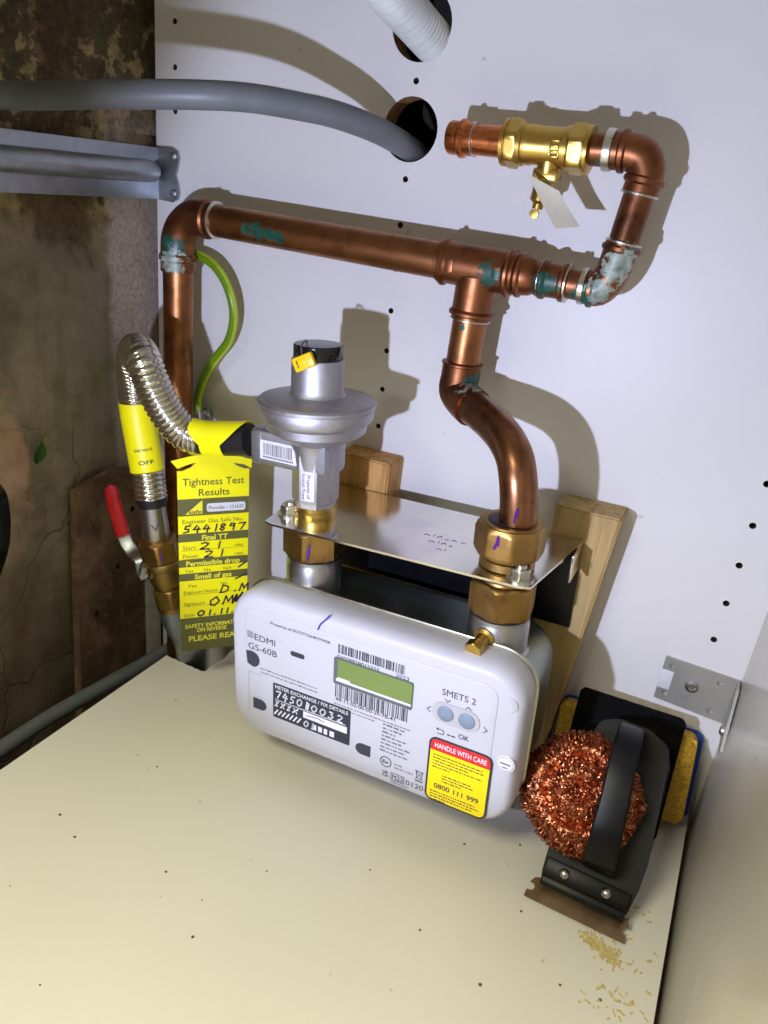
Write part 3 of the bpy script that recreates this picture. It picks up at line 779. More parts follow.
# slot window, screws
s0, s1 = F(-302.1, 117), F(-289.7, 116); pr.rrect(s0[0], s0[1] - 2.2, s1[0], s0[1] + 2, 1.9, y1, 'screw_dark')
sx_, sz_ = F(-335.4, 97.6); pr.poly([(sx_ - 6, sz_ + 6), (sx_ - 1, sz_ + 7)] + [(sx_ + 6.5 * math.cos(t), sz_ + 7.0 * math.sin(t)) for t in [math.radians(60 - 15 * i) for i in range(11)]] + [(sx_ - 5, sz_ - 5)], y1, 'screw_dark')
def dee(X, Z, flip=1):
    u_, v_ = F(X, Z); pr.poly([(u_ - 6 * flip, v_ + 4.8), (u_ + 1 * flip, v_ + 4.8)] + [(u_ + flip * (1 + 5.6 * math.cos(t)), v_ - .3 + 5.1 * math.sin(t)) for t in [math.radians(75 - 15 * i) for i in range(11)]] + [(u_ - 6 * flip, v_ - 5.2)], y1, 'screw_dark')
dee(-327, 58, 1); dee(-234, 59.2, -1)
# bar codes
def bars(x0, x1, z0, z1, m, n=60, seed=1):
    q_ = random.Random(seed); ws = [q_.choice((1, 1, 2, 3)) for _ in range(n * 2)]; tot = sum(ws); x = x0
    for i, w in enumerate(ws):
        d = (x1 - x0) * w / tot
        if i % 2 == 0: pr.rect(x, z0, x + d, z1, y1, m)
        x += d
a_, c_ = F(-263.2, 141.0), F(-210.2, 135); bars(a_[0], c_[0], c_[1] + 1.4, a_[1] - .4, 'print_black', 40, 3)
a_, c_ = F(-262.3, 106.2), F(-203, 98.4); bars(a_[0], c_[0], c_[1] + .3, a_[1] - .1, 'print_black', 46, 5)
ft('E6E08928012323', -262.7, 128.4, -229.6, 130.4, 3.1, 'print_black', .006)
ft('2023', -216.4, 132.4, -206.3, 133, 2.9)
ft('44-11-02-00-00-29-7B-41', -261, 92.2, -212.6, 95.2, 3.0, 'print_black', .008)
for i in range(2):
    a_ = F(-262, 90 - 3 * i); greek(a_[0], a_[1] - 1.4, a_[0] + (62, 34)[i], 1.2)
for i in range(2):
    a_ = F(-328, 92.5 - 3.3 * i); greek(a_[0], a_[1] - 1, a_[0] + 52, 1.3)
# right hand text block
for i in range(8):
    a_ = F(-221, 89.3 - 3.3 * i); greek(a_[0], a_[1] - 1, a_[0] + (17, 15, 12, 19, 16, 24, 20, 22)[i], 1.7, 'print_grey')
ex = F(-215, 57); pr.ring(ex[0], ex[1], 4.3, .7, y1, 'print_black'); pr.text('Ex', (ex[0] - 2.6, ex[1] - 1.4), (ex[0] + 2.4, ex[1] - 1.4), 3, y1, 'print_black', .02)
greek(ex[0] + 7, ex[1] + .4, ex[0] + 13, 1.3); greek(ex[0] + 7, ex[1] - 2.6, ex[0] + 22, 1.3)
a_ = F(-216.5, 46.6); pr.text('UK', a_, (a_[0] + 5, a_[1]), 2.4, y1, 'print_black', .03); pr.text('CA', (a_[0], a_[1] - 3), (a_[0] + 5, a_[1] - 3), 2.4, y1, 'print_black', .03)
pr.line([(a_[0] + 7, a_[1] - 3.4), (a_[0] + 17.5, a_[1] - 3.4), (a_[0] + 17.5, a_[1] + 2.6), (a_[0] + 7, a_[1] + 2.6), (a_[0] + 7, a_[1] - 3.4)], .5, y1, 'print_black')
pr.text('M23', (a_[0] + 8, a_[1] - 2.6), (a_[0] + 16.6, a_[1] - 2.6), 4.2, y1, 'print_black')
pr.text('0120', (a_[0] + 19, a_[1] - 3), (a_[0] + 33, a_[1] - 3), 4.4, y1, 'print_black')
greek(a_[0] + 7, a_[1] - 6, a_[0] + 21, 1.2)
wb_ = (a_[0] + 29, a_[1] + 9); pr.line([(wb_[0] - 2.5, wb_[1] + 3.5), (wb_[0] - 1.6, wb_[1] - 2.5), (wb_[0] + 1.6, wb_[1] - 2.5), (wb_[0] + 2.5, wb_[1] + 3.5)], .5, y1, 'print_black')
pr.line([(wb_[0] - 3, wb_[1] + 4), (wb_[0] + 3, wb_[1] + 4)], .6, y1, 'print_black'); pr.line([(wb_[0] - 3, wb_[1] - 3), (wb_[0] + 3, wb_[1] + 4.5)], .4, y1, 'print_black'); pr.line([(wb_[0] + 3, wb_[1] - 3), (wb_[0] - 3, wb_[1] + 4.5)], .4, y1, 'print_black'); pr.rect(wb_[0] - 3, wb_[1] - 5, wb_[0] + 3, wb_[1] - 4, y1, 'print_black')
# keypad legends
ft('SMETS 2', -181.6, 133, -157.6, 134.6, 5.0, 'print_black')
def chev(X, Z, d, s_=2.):
    u_, v_ = F(X, Z); k_ = {'<': [(1, 1.4), (-.6, 0), (1, -1.4)], '>': [(-1, 1.4), (.6, 0), (-1, -1.4)], 'v': [(-1.4, .7), (0, -.8), (1.4, .7)], '^': [(-1.4, -.7), (0, .8), (1.4, -.7)]}[d]
    pr.line([(u_ + s_ * x * .8, v_ + s_ * z * .8) for x, z in k_], .6, y1, 'print_black')
chev(-189.4, 117.4, '<'); chev(-147.6, 118.4, '>'); chev(-176.9, 129.6, 'v', 1.7); chev(-161.8, 130, '^', 1.7)
ft('OK', -165, 103.4, -157.4, 104, 4.0, 'print_black', .01)
u_, v_ = F(-178.2, 102.6); pr.line([(u_ - 2.6, v_ + 1.8), (u_ + 1.8, v_ + 1.8), (u_ + 2.6, v_), (u_ + 1.8, v_ - 1.8), (u_ - 2, v_ - 1.8)], .6, y1, 'print_black'); pr.poly([(u_ - 3.4, v_ + 1.8), (u_ - 1.6, v_ + 3), (u_ - 1.6, v_ + .6)], y1, 'print_black')
greek(u_ + 5, v_ - .8, u_ + 12, 1.3, 'print_black')
# faint vertical panel line
u_, v_ = F(-336, 85.2); pr.line([(u_ - 2.6, v_), (u_ - 2.6, v_ - 36)], .25, y1, 'print_grey'); pr.line([(u_ - 2.6, v_), (u_ + 10, v_)], .25, y1, 'print_grey')
pr.build('face_printing', gm, recalc=False)
# black details sticker
bu0, bv1 = F(-315.6, 84.2); bu1 = F(-246.4, 70)[0]; bv0 = F(-313.6, 52.6)[1]
fs = MB(['print_black', 'paper'], ASM); fs.prism(rr(bu0, bv0, bu1, bv1, 1.2, 3), YF - .25, YF + .1, 'print_black'); y2 = YF - .33
fs.text('METER EXCHANGE / FIX DETAILS', (bu0 + 2, bv1 - 4.6), (bu1 - 2, bv1 - 4.6), 3.2, y2, 'paper', .012)
def hand(bm_, s_, x, z, h, w, m, y, lw, gap=.35, slant=.15):
    G = {'0': [[(0.5, 1), (.1, .75), (.05, .3), (.4, 0), (.85, .25), (.9, .75), (.5, 1)]], '1': [[(.5, 1), (.45, 0)]], '2': [[(.05, .85), (.4, 1), (.8, .8), (.6, .45), (0, .03), (.95, .0)]],
         '3': [[(.1, .95), (.7, .95), (.4, .6), (.8, .35), (.5, 0), (.05, .1)]], '4': [[(.45, 1), (.05, .4), (.95, .42)], [(.7, .75), (.6, -.1)]], '5': [[(.9, 1), (.3, .95), (.2, .55), (.7, .5), (.75, .15), (.1, 0)]],
         '6': [[(.75, 1), (.2, .5), (.2, .1), (.6, 0), (.8, .3), (.3, .45)]], '7': [[(.05, .92), (.95, 1), (.45, 0)]], '8': [[(.8, .9), (.4, 1), (.25, .7), (.75, .3), (.5, 0), (.15, .25), (.8, .8)]],
         '9': [[(.8, .9), (.3, 1), (.15, .65), (.7, .6), (.8, .95), (.7, 0)]], 'D': [[(.1, 0), (.25, 1), (.85, .75), (.9, .3), (.5, 0), (.0, .02)]], 'O': [[(.6, 1), (.1, .6), (.15, .1), (.6, 0), (.95, .5), (.6, 1)]],
         'M': [[(0, 0), (.2, 1), (.5, .3), (.85, 1), (.95, 0)]], '.': [[(.3, .0), (.45, .08)]], '/': [[(0, 0), (1, 1)]]}
    for ch in s_:
        if ch != ' ':
            for st in G[ch]: bm_.line([(x + (a * w) + slant * c * h, z + c * h) for a, c in st], lw, y, m)
        x += w * ((.55 if ch in '.1 ' else 1) + gap)
hand(fs, '74501', bu0 + 2, bv1 - 13, 6.5, 4.6, 'paper', y2, 1.1, .4); hand(fs, '10032', bu0 + 29, bv1 - 13.4, 6, 5, 'paper', y2, 1.2, .5)
for i in range(26): fs.rect(bu0 + 2 + 1.0 * i, bv1 - 15.4, bu0 + 2.6 + 1.0 * i, bv1 - 14.4, y2, 'paper')
for (px_, w_) in ((2, 3), (7, 4), (13, 3), (18, 5)):
    fs.line([(bu0 + px_, bv1 - 21), (bu0 + px_ + w_, bv1 - 16.4)], 1.2, y2, 'paper'); fs.line([(bu0 + px_ + 1, bv1 - 16.6), (bu0 + px_ + w_ - 1, bv1 - 21)], 1., y2, 'paper')
for i in range(7): fs.line([(bu0 + 1.4 + 3.5 * i, bv0 + 3), (bu0 + 4.4 + 3.5 * i, bv0 + 7.6)], 1.3, y2, 'paper')
fs.rect(bu0 + 27.5, bv0 + 10, bu1 - 2.5, bv0 + 15.8, y2, 'paper'); fs.line([(bu0 + 28, bv0 + 17), (bu1 - 4, bv0 + 17.3)], .7, y2, 'paper')
fs.line([(bu0 + 30, bv0 + 12.6), (bu0 + 40, bv0 + 13.8), (bu0 + 46, bv0 + 12.8)], .6, y2 - .05, 'print_black')
hand(fs, '01', bu0 + 28, bv0 + 2, 5.4, 4, 'paper', y2, 1.2, .45)
for (px_, w_) in ((36, 3.4), (41, 3.4), (46, 3), (51, 4)): fs.rect(bu0 + px_, bv0 + 2, bu0 + px_ + w_, bv0 + 7, y2, 'paper')
fs.build('details_sticker', gm, recalc=False)
# yellow warning sticker
yu0, yv1 = F(-185.2, 96.8); yu1 = yu0 + 46.6; yv0 = F(-181, 41.4)[1]
ys = MB(['print_black', 'yellow_sticker', 'red_print', 'paper'], ASM); ys.prism(rr(yu0, yv0, yu1, yv1, 6, 6), YF - .3, YF + .1, 'print_black')
ya, yb, yc = YF - .36, YF - .42, YF - .48
ys.rrect(yu0 + 1.5, yv0 + 1.5, yu1 - 1.5, yv1 - 1.5, 4.6, ya, 'yellow_sticker')
ys.poly([(x, z) for x, z in rr(yu0 + 1.5, yv0 + 1.5, yu1 - 1.5, yv1 - 1.5, 4.6, 6) if z > yv1 - 7] + [(yu0 + 1.5, yv1 - 11), (yu1 - 1.5, yv1 - 11)][::1], yb, 'red_print')
ys.text('HANDLE WITH CARE', (yu0 + 4.5, yv1 - 8.2), (yu1 - 4, yv1 - 8.2), 4.1, yc, 'paper', .02)
def lines(bm_, x0, x1s, z, dz_, h, y, m):
    for i, x1 in enumerate(x1s):
        x = x0
        while x < x1 - .3:
            w = R.uniform(.5, 2.6) * h; bm_.rect(x, z - dz_ * i, min(x + w, x1), z - dz_ * i + h * .75, y, m); x += w + h * .5
lines(ys, yu0 + 4, [yu0 + 41, yu0 + 42, yu0 + 30, yu0 + 41, yu0 + 17], yv1 - 15, 2.6, 1.25, yb, 'print_black')
lines(ys, yu0 + 12, [yu0 + 34, yu0 + 36, yu0 + 27], yv1 - 31, 2.5, 1.3, yb, 'print_black')
ys.text('0800 111 999', (yu0 + 6.5, yv1 - 43), (yu1 - 6.5, yv1 - 43), 4.2, yb, 'print_black', .02)
lines(ys, yu0 + 4, [yu0 + 38, yu0 + 41, yu0 + 36, yu0 + 16], yv1 - 47, 2.4, 1.25, yb, 'print_black')
ys.build('warning_sticker', gm, recalc=False)
# round seal and moulded blanking disc, blue pen line
ru, rv = F(-130.6, 97.4)
b = MB(['paper', 'print_black'], ASM); b.lathe((ru, -149.2, rv), (0, -1, 0), [(6.6, 0), (6.6, .5), (6, .7), (.2, .7)], 30)
b.rect(ru - 3.6, rv - .1, ru + 3.6, rv + .8, -150.0, 'print_black'); b.ring(ru, rv, 5.6, .25, -150.0, 'print_black'); b.rect(ru - 2, rv - 3, ru + 2, rv - 2.4, -150., 'print_black'); b.build('round_seal', gm, recalc=False)
du, dv = 103., -13.; b = MB('plastic_side', ASM); b.lathe((du, -148.9, dv), (0, -1, 0), [(6, 0), (5.9, .6), (5.2, .8), (5, .5), (.2, .5)], 34); b.build('blanking_disc', gm)
b = MB('ink_blue', ASM); p0, p1, p2 = F(-274.2, 161.5), F(-279, 156), F(-281, 147)
b.tube(crom([(p0[0], -146.5, 10.2), (p0[0] - 2.6, -149.4, 6.5), (p1[0] - .8, -150.1, 2.4), (p2[0], -150.3, -2.5)], 1.), .55, 6); b.build('pen_line', gm)
b = MB('plastic_side', ASM)

# ================================================================== REGULATOR
b.bm.free()
rg_ = thing('gas_regulator', 'cast grey gas regulator with black cap standing on the left of the bracket', 'regulator', (-.318, -.1, .206))
Zax = (0, 0, 1)
b = MB('cast', ASM)
b.lathe((UL, YA, 0), Zax, [(14.5, 70), (15.5, 71), (15.5, 74), (16.5, 76)], 8, None, True, (math.sin(.2), -math.cos(.2), 0), math.pi / 8)
b.lathe((UL, YA, 0), Zax, [(17, 75), (17.6, 76.5), (17.6, 114), (17, 116)], 8, None, True, (math.sin(.2), -math.cos(.2), 0), math.pi / 8)
b.lathe((UL, YA, 0), Zax, [(15.5, 96), (16.5, 100), (17.6, 113), (20, 120), (27, 124.5), (33, 127), (36, 129.5), (36.6, 135), (39.4, 137), (40.6, 139), (41.2, 146), (40.6, 147.4)], 56)
b.build('body', rg_, angle=30)
b = MB('cast', ASM)
b.lathe((UL, YA, 0), Zax, [(40.6, 147.6), (42.4, 148), (42.6, 150), (41.2, 151.4), (37.5, 152), (36.5, 152.6), (26, 153.8), (20.5, 154.6), (19.3, 156), (18.8, 158.5), (18.6, 179), (18.2, 180), (17.2, 180.4)], 56); b.build('bonnet', rg_, angle=30)
b = MB('black_gloss', ASM); b.lathe((UL, YA, 0), Zax, [(17, 180), (17.4, 180.6), (17.4, 189.2), (16.7, 190), (13.5, 190.2), (.3, 190)], 44); b.build('cap', rg_)
b = MB('cast', ASM)
sq = rr(YA - 15.5, 97, YA + 15.5, 125, 4.5, 4)
b.grid([[Vector((x, a_, c_)) for a_, c_ in [(YA + (p - YA) * s_, 111 + (q_ - 111) * s_) for p, q_ in sq]] for x, s_ in ((-60, .96), (-115, .96), (-115, 1.), (-122, 1.), (-123, .97))])
b.build('inlet_port', rg_)
b = MB(['paper', 'print_black'], ASM); ys_ = YA - 15.0
b.prism(rr(-117, 103, -83, 117.5, .8, 2), ys_ - .2, ys_ + .6, 'paper'); q_ = random.Random(4); x = -112.
while x < -87: w = q_.choice((.35, .35, .7)); b.rect(x, 106.5, x + w, 115.5, ys_ - .28, 'print_black'); x += w + q_.choice((.4, .5, .8))
x = -112.5
while x < -87: b.rect(x, 104.2, x + .9, 105.6, ys_ - .28, 'print_black'); x += 1.4
b.build('barcode_sticker', rg_, recalc=False)
# property label on the body flat
FRM = ASM @ Matrix.Translation((UL, YA, 0)) @ Matrix.Rotation(.2, 4, 'Z')
b = MB(['paper', 'print_black'], FRM); af = 17.6 * math.cos(math.pi / 8)
b.prism(rr(-5., 78, 5., 101, 1.2, 3), -af - .35, -af + .3, 'paper')
b.text('Property of', (-.6, 98.5), (-.6, 80), 2.6, -af - .42, 'print_black', .01); b.text('Scottish Power', (-4.4, 99.5), (-4.4, 78.5), 2.6, -af - .42, 'print_black', .01)
b.build('property_label', rg_, recalc=False)
b = MB('brass', ASM); b.lathe((UL, YA, 0), Zax, [(14, 55), (14.5, 60), (15.4, 61.5), (15.4, 67), (14.4, 68), (14.4, 71)], 36); b.build('brass_ring', rg_)
b = MB(['seal_yellow', 'black_gloss'], ASM @ Matrix.Translation((UL + 1.5, YA - 19.5, 180.5)) @ Matrix.Rotation(-.45, 4, 'Y') @ Matrix.Rotation(.1, 4, 'Z'))
b.box(-8, 8, -3.4, 1, -5, 5, 1.4, 'seal_yellow'); b.box(-3, 2, -3.8, -3, -1.5, 2.2, .3, 'seal_yellow'); b.box(-4.5, -3.8, -4, -3.3, -2.5, 2.5, .2, 'black_gloss')
b.build('yellow_seal', rg_)['label'] = 'yellow tamper seal'
b = MB('steel', ASM); b.tube(crom([(UL - 1, YA - 19.5, 184), (UL - 4, YA - 15, 191), (UL - 4, YA - 10, 193), (UL - 1, YA - 13, 191.8), (UL + 4, YA - 18.5, 184)], 1.), .7, 8); b.build('seal_wire', rg_)

# ================================================================== FLEXIBLE HOSE
fh = thing('flexible_hose', 'corrugated stainless steel hose looping from the shut-off valve up to the regulator', 'hose', (-.48, -.1, .16))
hp = [P(251, 440, -101), P(228, 440, -102), P(205, 439, -104), P(186, 434, -108), P(171, 419, -114), P(159, 399, -119), P(150, 378, -122), P(143, 360, -121), P(138, 351, -110), P(134.5, 355, -96), P(134, 375, -89), P(137, 410, -88), P(143, 445, -90), P(149, 480, -92), P(153, 512, -93)]
dense = crom(hp, .62)
LN = [0]
for a_, c_ in zip(dense, dense[1:]): LN.append(LN[-1] + (c_ - a_).length)
def idx(p): return min(range(len(dense)), key=lambda i: (dense[i] - p).length)
iA = idx(P(203, 439, -104)); iB = idx(P(151, 497, -92.6))
rad = [12.1 + 1.8 * abs(math.cos(math.pi * LN[i] / 4.3)) ** .7 for i in range(iA, iB)]
b = MB('stainless'); b.tube(dense[iA:iB], rad, 26); b.build('corrugated_tube', fh, angle=60)
b = MB(['rubber']); 
b.tube(dense[:iA + 3], 12.4, 26); b.build('black_ferrule', fh)
b = MB('yellow'); j0, j1 = idx(P(236, 440, -101.5)), idx(P(196, 437, -106))
def sleeve(bm_, seg, r, a0, a1, n=30, m=None):
    pts = seg; N = len(pts); tg = [(pts[min(i + 1, N - 1)] - pts[max(i - 1, 0)]).normalized() for i in range(N)]
    rings = []
    for i in range(N):
        up = v3(0, 0, 1); u_ = (up - tg[i] * up.dot(tg[i])).normalized() if abs(tg[i].z) < .9 else (v3(0, -1, 0) - tg[i] * (-tg[i].y)).normalized(); v_ = tg[i].cross(u_)
        rings.append((pts[i], u_, v_))
    return rings
# wrap of the hanging tag round the inlet end: saddle with concave sides
rgs = sleeve(b, dense[:iA + 24], 0, 0, 0); N = len(rgs); n_ = 34; V = []
for j in range(n_ + 1):
    th = -2.3 + 4.6 * j / n_
    half = .34 + .66 * max(0., math.cos(th)) ** .8
    row = []
    for i in range(21):
        f_ = .5 + (i / 20 - .5) * min(1., half); fi = f_ * (N - 1); k_ = min(N - 2, int(fi)); q_ = fi - k_
        p_, u_, v_ = rgs[k_][0].lerp(rgs[k_ + 1][0], q_), rgs[k_][1], rgs[k_][2]
        row.append(p_ + (u_ * math.cos(th) + v_ * math.sin(th)) * 14.6)
    V.append(row)
def wrap(bm_, V, m, th_=.3):
    A = [[bm_.bm.verts.new(p) for p in r] for r in V]
    for j in range(len(A) - 1):
        for i in range(len(A[0]) - 1): bm_.face((A[j][i], A[j + 1][i], A[j + 1][i + 1], A[j][i + 1]), m)
WRAP = V
b.bm.free()
b = MB(['yellow', 'print_black']); k0, k1 = idx(P(136, 402, -88)), idx(P(147.5, 471, -91.5))
k0 = max(k0, idx(P(134, 375, -89)))
b.tube(dense[k0:k1], 14.3, 30, 'yellow')
b.build('label_sleeve', fh)['label'] = 'yellow valve label wrapped round the hose'
LS = (dense[k0], dense[k1])
b = MB(['print_black']); axv = (dense[k1 - 4] - dense[k1 - 30]).normalized()
cdir = (CAM - dense[k1]).normalized(); sd = axv.cross(cdir).normalized(); fd = sd.cross(axv).normalized()
if fd.dot(cdir) < 0: fd = -fd
def onsl(t_, i_): p_ = dense[i_]; return p_ + (fd * math.cos(t_) + sd * math.sin(t_)) * 14.6
for (i_, a0, a1, s_) in ((k1 - 12, -.45, .45, 'OFF'), (k1 - 30, -.6, .5, 'GAS VALVE')):
    vs, fs_, x0, x1, ch_ = text_geo(s_, .01); h_ = 3.4 if s_ == 'OFF' else 2.4
    rsgn = 1 if (sd.dot(RT) > 0) else -1
    VV = [b.bm.verts.new(onsl(rsgn * (a0 + (a1 - a0) * (x - x0) / (x1 - x0)), i_) - axv * (z * h_ / ch_)) for x, z in vs]
    for f in fs_: b.face([VV[i] for i in f])
b.build('lettering', fh, recalc=False)
# lower ferrule
ax2 = (P(157, 545, -94) - P(152, 508, -93)).normalized(); f0 = P(151, 496, -92.6)
b = MB('rubber'); b.lathe(f0, ax2, [(12.8, 0), (13.6, 1), (13.6, 5), (12.2, 7), (12.2, 9)], 30); b.build('black_ferrule', fh)
b = MB('steel'); b.lathe(f0 + ax2 * 8, ax2, [(11.2, 0), (11.2, 3), (11.6, 14), (12, 34), (11, 36)], 30); b.build('steel_ferrule', fh)
mk = f0 + ax2 * 26; fdir = (CAM - mk).normalized(); fdir = (fdir - ax2 * fdir.dot(ax2)).normalized(); sid = ax2.cross(fdir)
b = MB('ink_purple'); b.tube([mk + fdir * 11.5 + sid * 3 - ax2 * 3, mk + fdir * 11.9 + ax2 * 2, mk + fdir * 11.4 - sid * 3 - ax2 * 5], [.5, 1, .4], 6); b.build('paint_mark', fh)

# ================================================================== SHUT-OFF VALVE (ECV)
ev = thing('shutoff_valve', 'brass gas shut-off valve with red lever under the corrugated hose', 'valve', (-.46, -.08, .0))
g0 = f0 + ax2 * 40
ax3 = (P(178, 618, -84) - P(161, 553, -93)).normalized()
b = MB('brass_old'); b.hexnut(g0, g0 + ax3 * 20, 17.6, ch=2.2, ph=.4); b.lathe(g0 - ax3 * 3, ax3, [(12, 0), (15.2, 1), (15.2, 4)], 30); b.build('union_nut', ev)
b = MB('brass_dirty')
b.lathe(g0 + ax3 * 20, ax3, [(16, 0), (16.8, 1.5), (16.8, 6), (15.4, 8), (15.6, 14), (14.8, 22), (12.6, 27), (12.6, 30)], 34); b.hexnut(g0 + ax3 * 48, g0 + ax3 * 68, 16.2, ch=2.2, ph=.3); b.lathe(g0 + ax3 * 66, ax3, [(15, 0), (15.4, 2), (15, 5), (12, 6)], 28)
st0 = g0 + ax3 * 33; sdv = (P(143, 569, -106) - st0).normalized()
b.lathe(st0, sdv, [(9, 8), (9, 15), (7, 16), (5, 17), (5, 22)], 24); b.build('body', ev)
b = MB('ink_purple'); mk = g0 + ax3 * 10; fdir = (CAM - mk).normalized(); fdir = (fdir - ax3 * fdir.dot(ax3)).normalized(); b.tube([mk + fdir * 17 - ax3 * 5, mk + fdir * 17.3, mk + fdir * 17 + ax3 * 6], [.5, 1.1, .5], 6); b.build('paint_mark', ev)
# lever strip
lv = thing  # keep name free
p0 = st0 + sdv * 20; tip = P(113, 494, -92)
LV = MB('galv'); lp = [p0 + v3(4, 0, -7), p0 + v3(1, -1, -1), P(141, 560, -105), P(133, 552, -100), P(126, 541, -98), P(122, 528, -96)]
def strap(bm_, pts, w, th, wd, m=None, step=2.):
    pts = crom(pts, step); N = len(pts); rings = []
    for i in range(N):
        t_ = (pts[min(i + 1, N - 1)] - pts[max(i - 1, 0)]).normalized(); u_ = (wd - t_ * wd.dot(t_)).normalized(); n2 = t_.cross(u_)
        ww = w(i / (N - 1)) if callable(w) else w; tt = th(i / (N - 1)) if callable(th) else th
        sec = rr(-ww / 2, -tt / 2, ww / 2, tt / 2, tt * .42, 3)
        rings.append([pts[i] + u_ * a + n2 * c for a, c in sec])
    bm_.grid(rings, m)
wdir = v3(.75, .62, .25).normalized()
strap(LV, lp, 12, 3, wdir); LV.lathe(st0 + sdv * 19.5, sdv, [(7, 0), (7, 4), (3, 5)], 6)
lever = LV.build('lever', ev)
RG = MB('red'); strap(RG, [P(124, 536, -97), P(119, 520, -95), P(114, 503, -93), P(110.5, 485, -92)], lambda t_: 12.5 * (1 if t_ < .85 else math.sqrt(max(.1, 1 - ((t_ - .85) / .15) ** 2 * .85))), lambda t_: 7. * (1 if t_ < .9 else .8), wdir)
RG.build('red_grip', lever)['label'] = 'red plastic lever grip'
b = MB('galv_paint'); tl = g0 + ax3 * 70; b.tube(crom([tl, tl + ax3 * 12, P(188, 640, -74), P(192, 675, -62), P(194, 740, -55)], 3), lambda t_: 14.6 if t_ < .15 else 13.6, 28); b.build('tail_pipe', ev)['label'] = 'grey galvanised tail pipe'

# ================================================================== RESULTS TAG
tl_ = P(178, 469, -112); tr_ = min((P(250.5, 466, -112 + i) for i in range(60)), key=lambda q: abs(q.z - tl_.z - 1)); bl_ = P(181, 652, -113)
ue = (tr_ - tl_).normalized(); ve = (tl_ - bl_); ve = (ve - ue * ve.dot(ue)).normalized(); ne = ue.cross(ve)      # ne points away from wall? 
if ne.y > 0: ne = -ne
TW = (tr_ - tl_).length; TH = (tl_ - bl_).length
FT = Matrix(((ue.x, -ne.x, ve.x, bl_.x), (ue.y, -ne.y, ve.y, bl_.y), (ue.z, -ne.z, ve.z, bl_.z), (0, 0, 0, 1)))
FT = Matrix.Scale(.001, 4) @ FT
tg_ = thing('test_results_tag', 'fluorescent yellow test results card hanging from the hose beside the meter', 'tag', tuple(tl_ * .001))
b = MB('yellow', FT)
sh = [(0, 0), (TW, 0), (TW, TH - 6), (TW - 3, TH - 4)] + [(TW - 12 + 9 * math.cos(t), TH + 9 - 12 * math.sin(t)) for t in [math.radians(10 * i + 10) for i in range(6)]][::1]
sh = [(0, 0), (TW, 0), (TW, TH - 2), (TW - 4, TH - 2), (TW - 11, TH + 1), (TW - 16, TH + 6), (TW - 18, TH + 11), (18, TH + 11), (16, TH + 6), (11, TH + 1), (4, TH - 2), (0, TH - 2)]
b.prism(sh, 0, .5)
b.build('card', tg_)
b = MB('yellow'); wrap(b, WRAP, None); b.build('wrap_loop', tg_, recalc=False)
b = MB('yellow', FT); fl = [(-5, TH + 8), (0, TH + 1.5), (8, TH + 4.5), (TW * .3, TH + 7), (TW * .6, TH + 6.5), (TW - 5, TH + 3), (TW + 1, TH - .5), (TW + 1.5, TH + 7), (TW * .75, TH + 12), (TW * .5, TH + 13.5), (TW * .2, TH + 12)]
b.prism(fl, -3.5, -3); b.build('locking_flap', tg_)
p = MB(['olive', 'yellow_print', 'ink', 'paper', 'yellow', 'print_grey'], FT); yq = -.12
def fy(py): return TH * (652 - py) / (652 - 469)                     # picture row to height up the card
def band(y0, y1): p.rect(0, fy(y1), TW, fy(y0), yq, 'olive')
band(497, 513); band(530, 538); band(555.5, 563); band(569.5, 577); band(616, 652)
def tt(s_, x0, x1, py, h, m='olive', off=.01, y=-.2): p.text(s_, (TW * x0, fy(py)), (TW * x1, fy(py)), h, y, m, off)
tt('Tightness Test', .07, .93, 484.5, 6.2); tt('Results', .29, .72, 494.5, 6.2)
p.poly([(TW * .1, fy(511.5)), (TW * .34, fy(511.5)), (TW * .34, fy(498.5))], -.2, 'yellow_print'); p.text('safe', (TW * .15, fy(511)), (TW * .33, fy(511)), 3.4, -.3, 'olive', .02)
p.rrect(TW * .40, fy(510), TW * .95, fy(502), 2, -.2, 'paper'); p.text('Provider - 131633', (TW * .43, fy(507.7)), (TW * .92, fy(507.7)), 3.0, -.3, 'olive', .01)
tt('Engineer Gas Safe No.', .06, .92, 520.3, 3.6, 'olive', 0.); tt('Final TT', .33, .70, 537, 4.6, 'yellow_print', .025); tt('Start:', .06, .25, 545.5, 3.4, 'olive', 0); tt('mbar', .8, .94, 545.5, 2.6, 'olive', 0)
tt('Finish:', .06, .28, 554, 3.4, 'olive', 0); tt('mbar', .8, .94, 554, 2.6, 'olive', 0); tt('Permissible drop', .10, .88, 562, 4.6, 'yellow_print', .025)
tt('Yes', .08, .2, 568.5, 2.8, 'olive', 0); tt('No', .36, .46, 568.5, 2.8, 'olive', 0); tt('N/A', .64, .76, 568.5, 2.8, 'olive', 0); tt('Smell of gas', .22, .76, 575.8, 4.6, 'yellow_print', .025)
tt('Yes', .12, .25, 584, 2.8, 'olive', 0); tt('No', .6, .7, 584, 2.8, 'olive', 0); tt('Engineer Name', .06, .55, 590.5, 2.9, 'olive', 0); tt('Signature', .06, .36, 602.5, 2.9, 'olive', 0); tt('Date', .06, .2, 614.5, 2.9, 'olive', 0)
tt('SAFETY INFORMATION', .07, .95, 627, 3.9, 'yellow_print', .025); tt('ON REVERSE', .24, .69, 632, 3.9, 'yellow_print', .025); tt('PLEASE READ', .12, .92, 641.5, 5.4, 'yellow_print', .025)
for py in (546.6, 555.2, 591.6, 603.6): p.rect(TW * .04, fy(py) - .15, TW * .96, fy(py) + .15, -.16, 'olive')
hand(p, '5441897', TW * .06, fy(528.8), 6.2, 6.2, 'ink', -.4, 1.3, .3)
hand(p, '21', TW * .30, fy(546), 6.2, 8, 'ink', -.4, 1.3, .5); hand(p, '21', TW * .36, fy(554.4), 6.2, 7.4, 'ink', -.4, 1.3, .5)
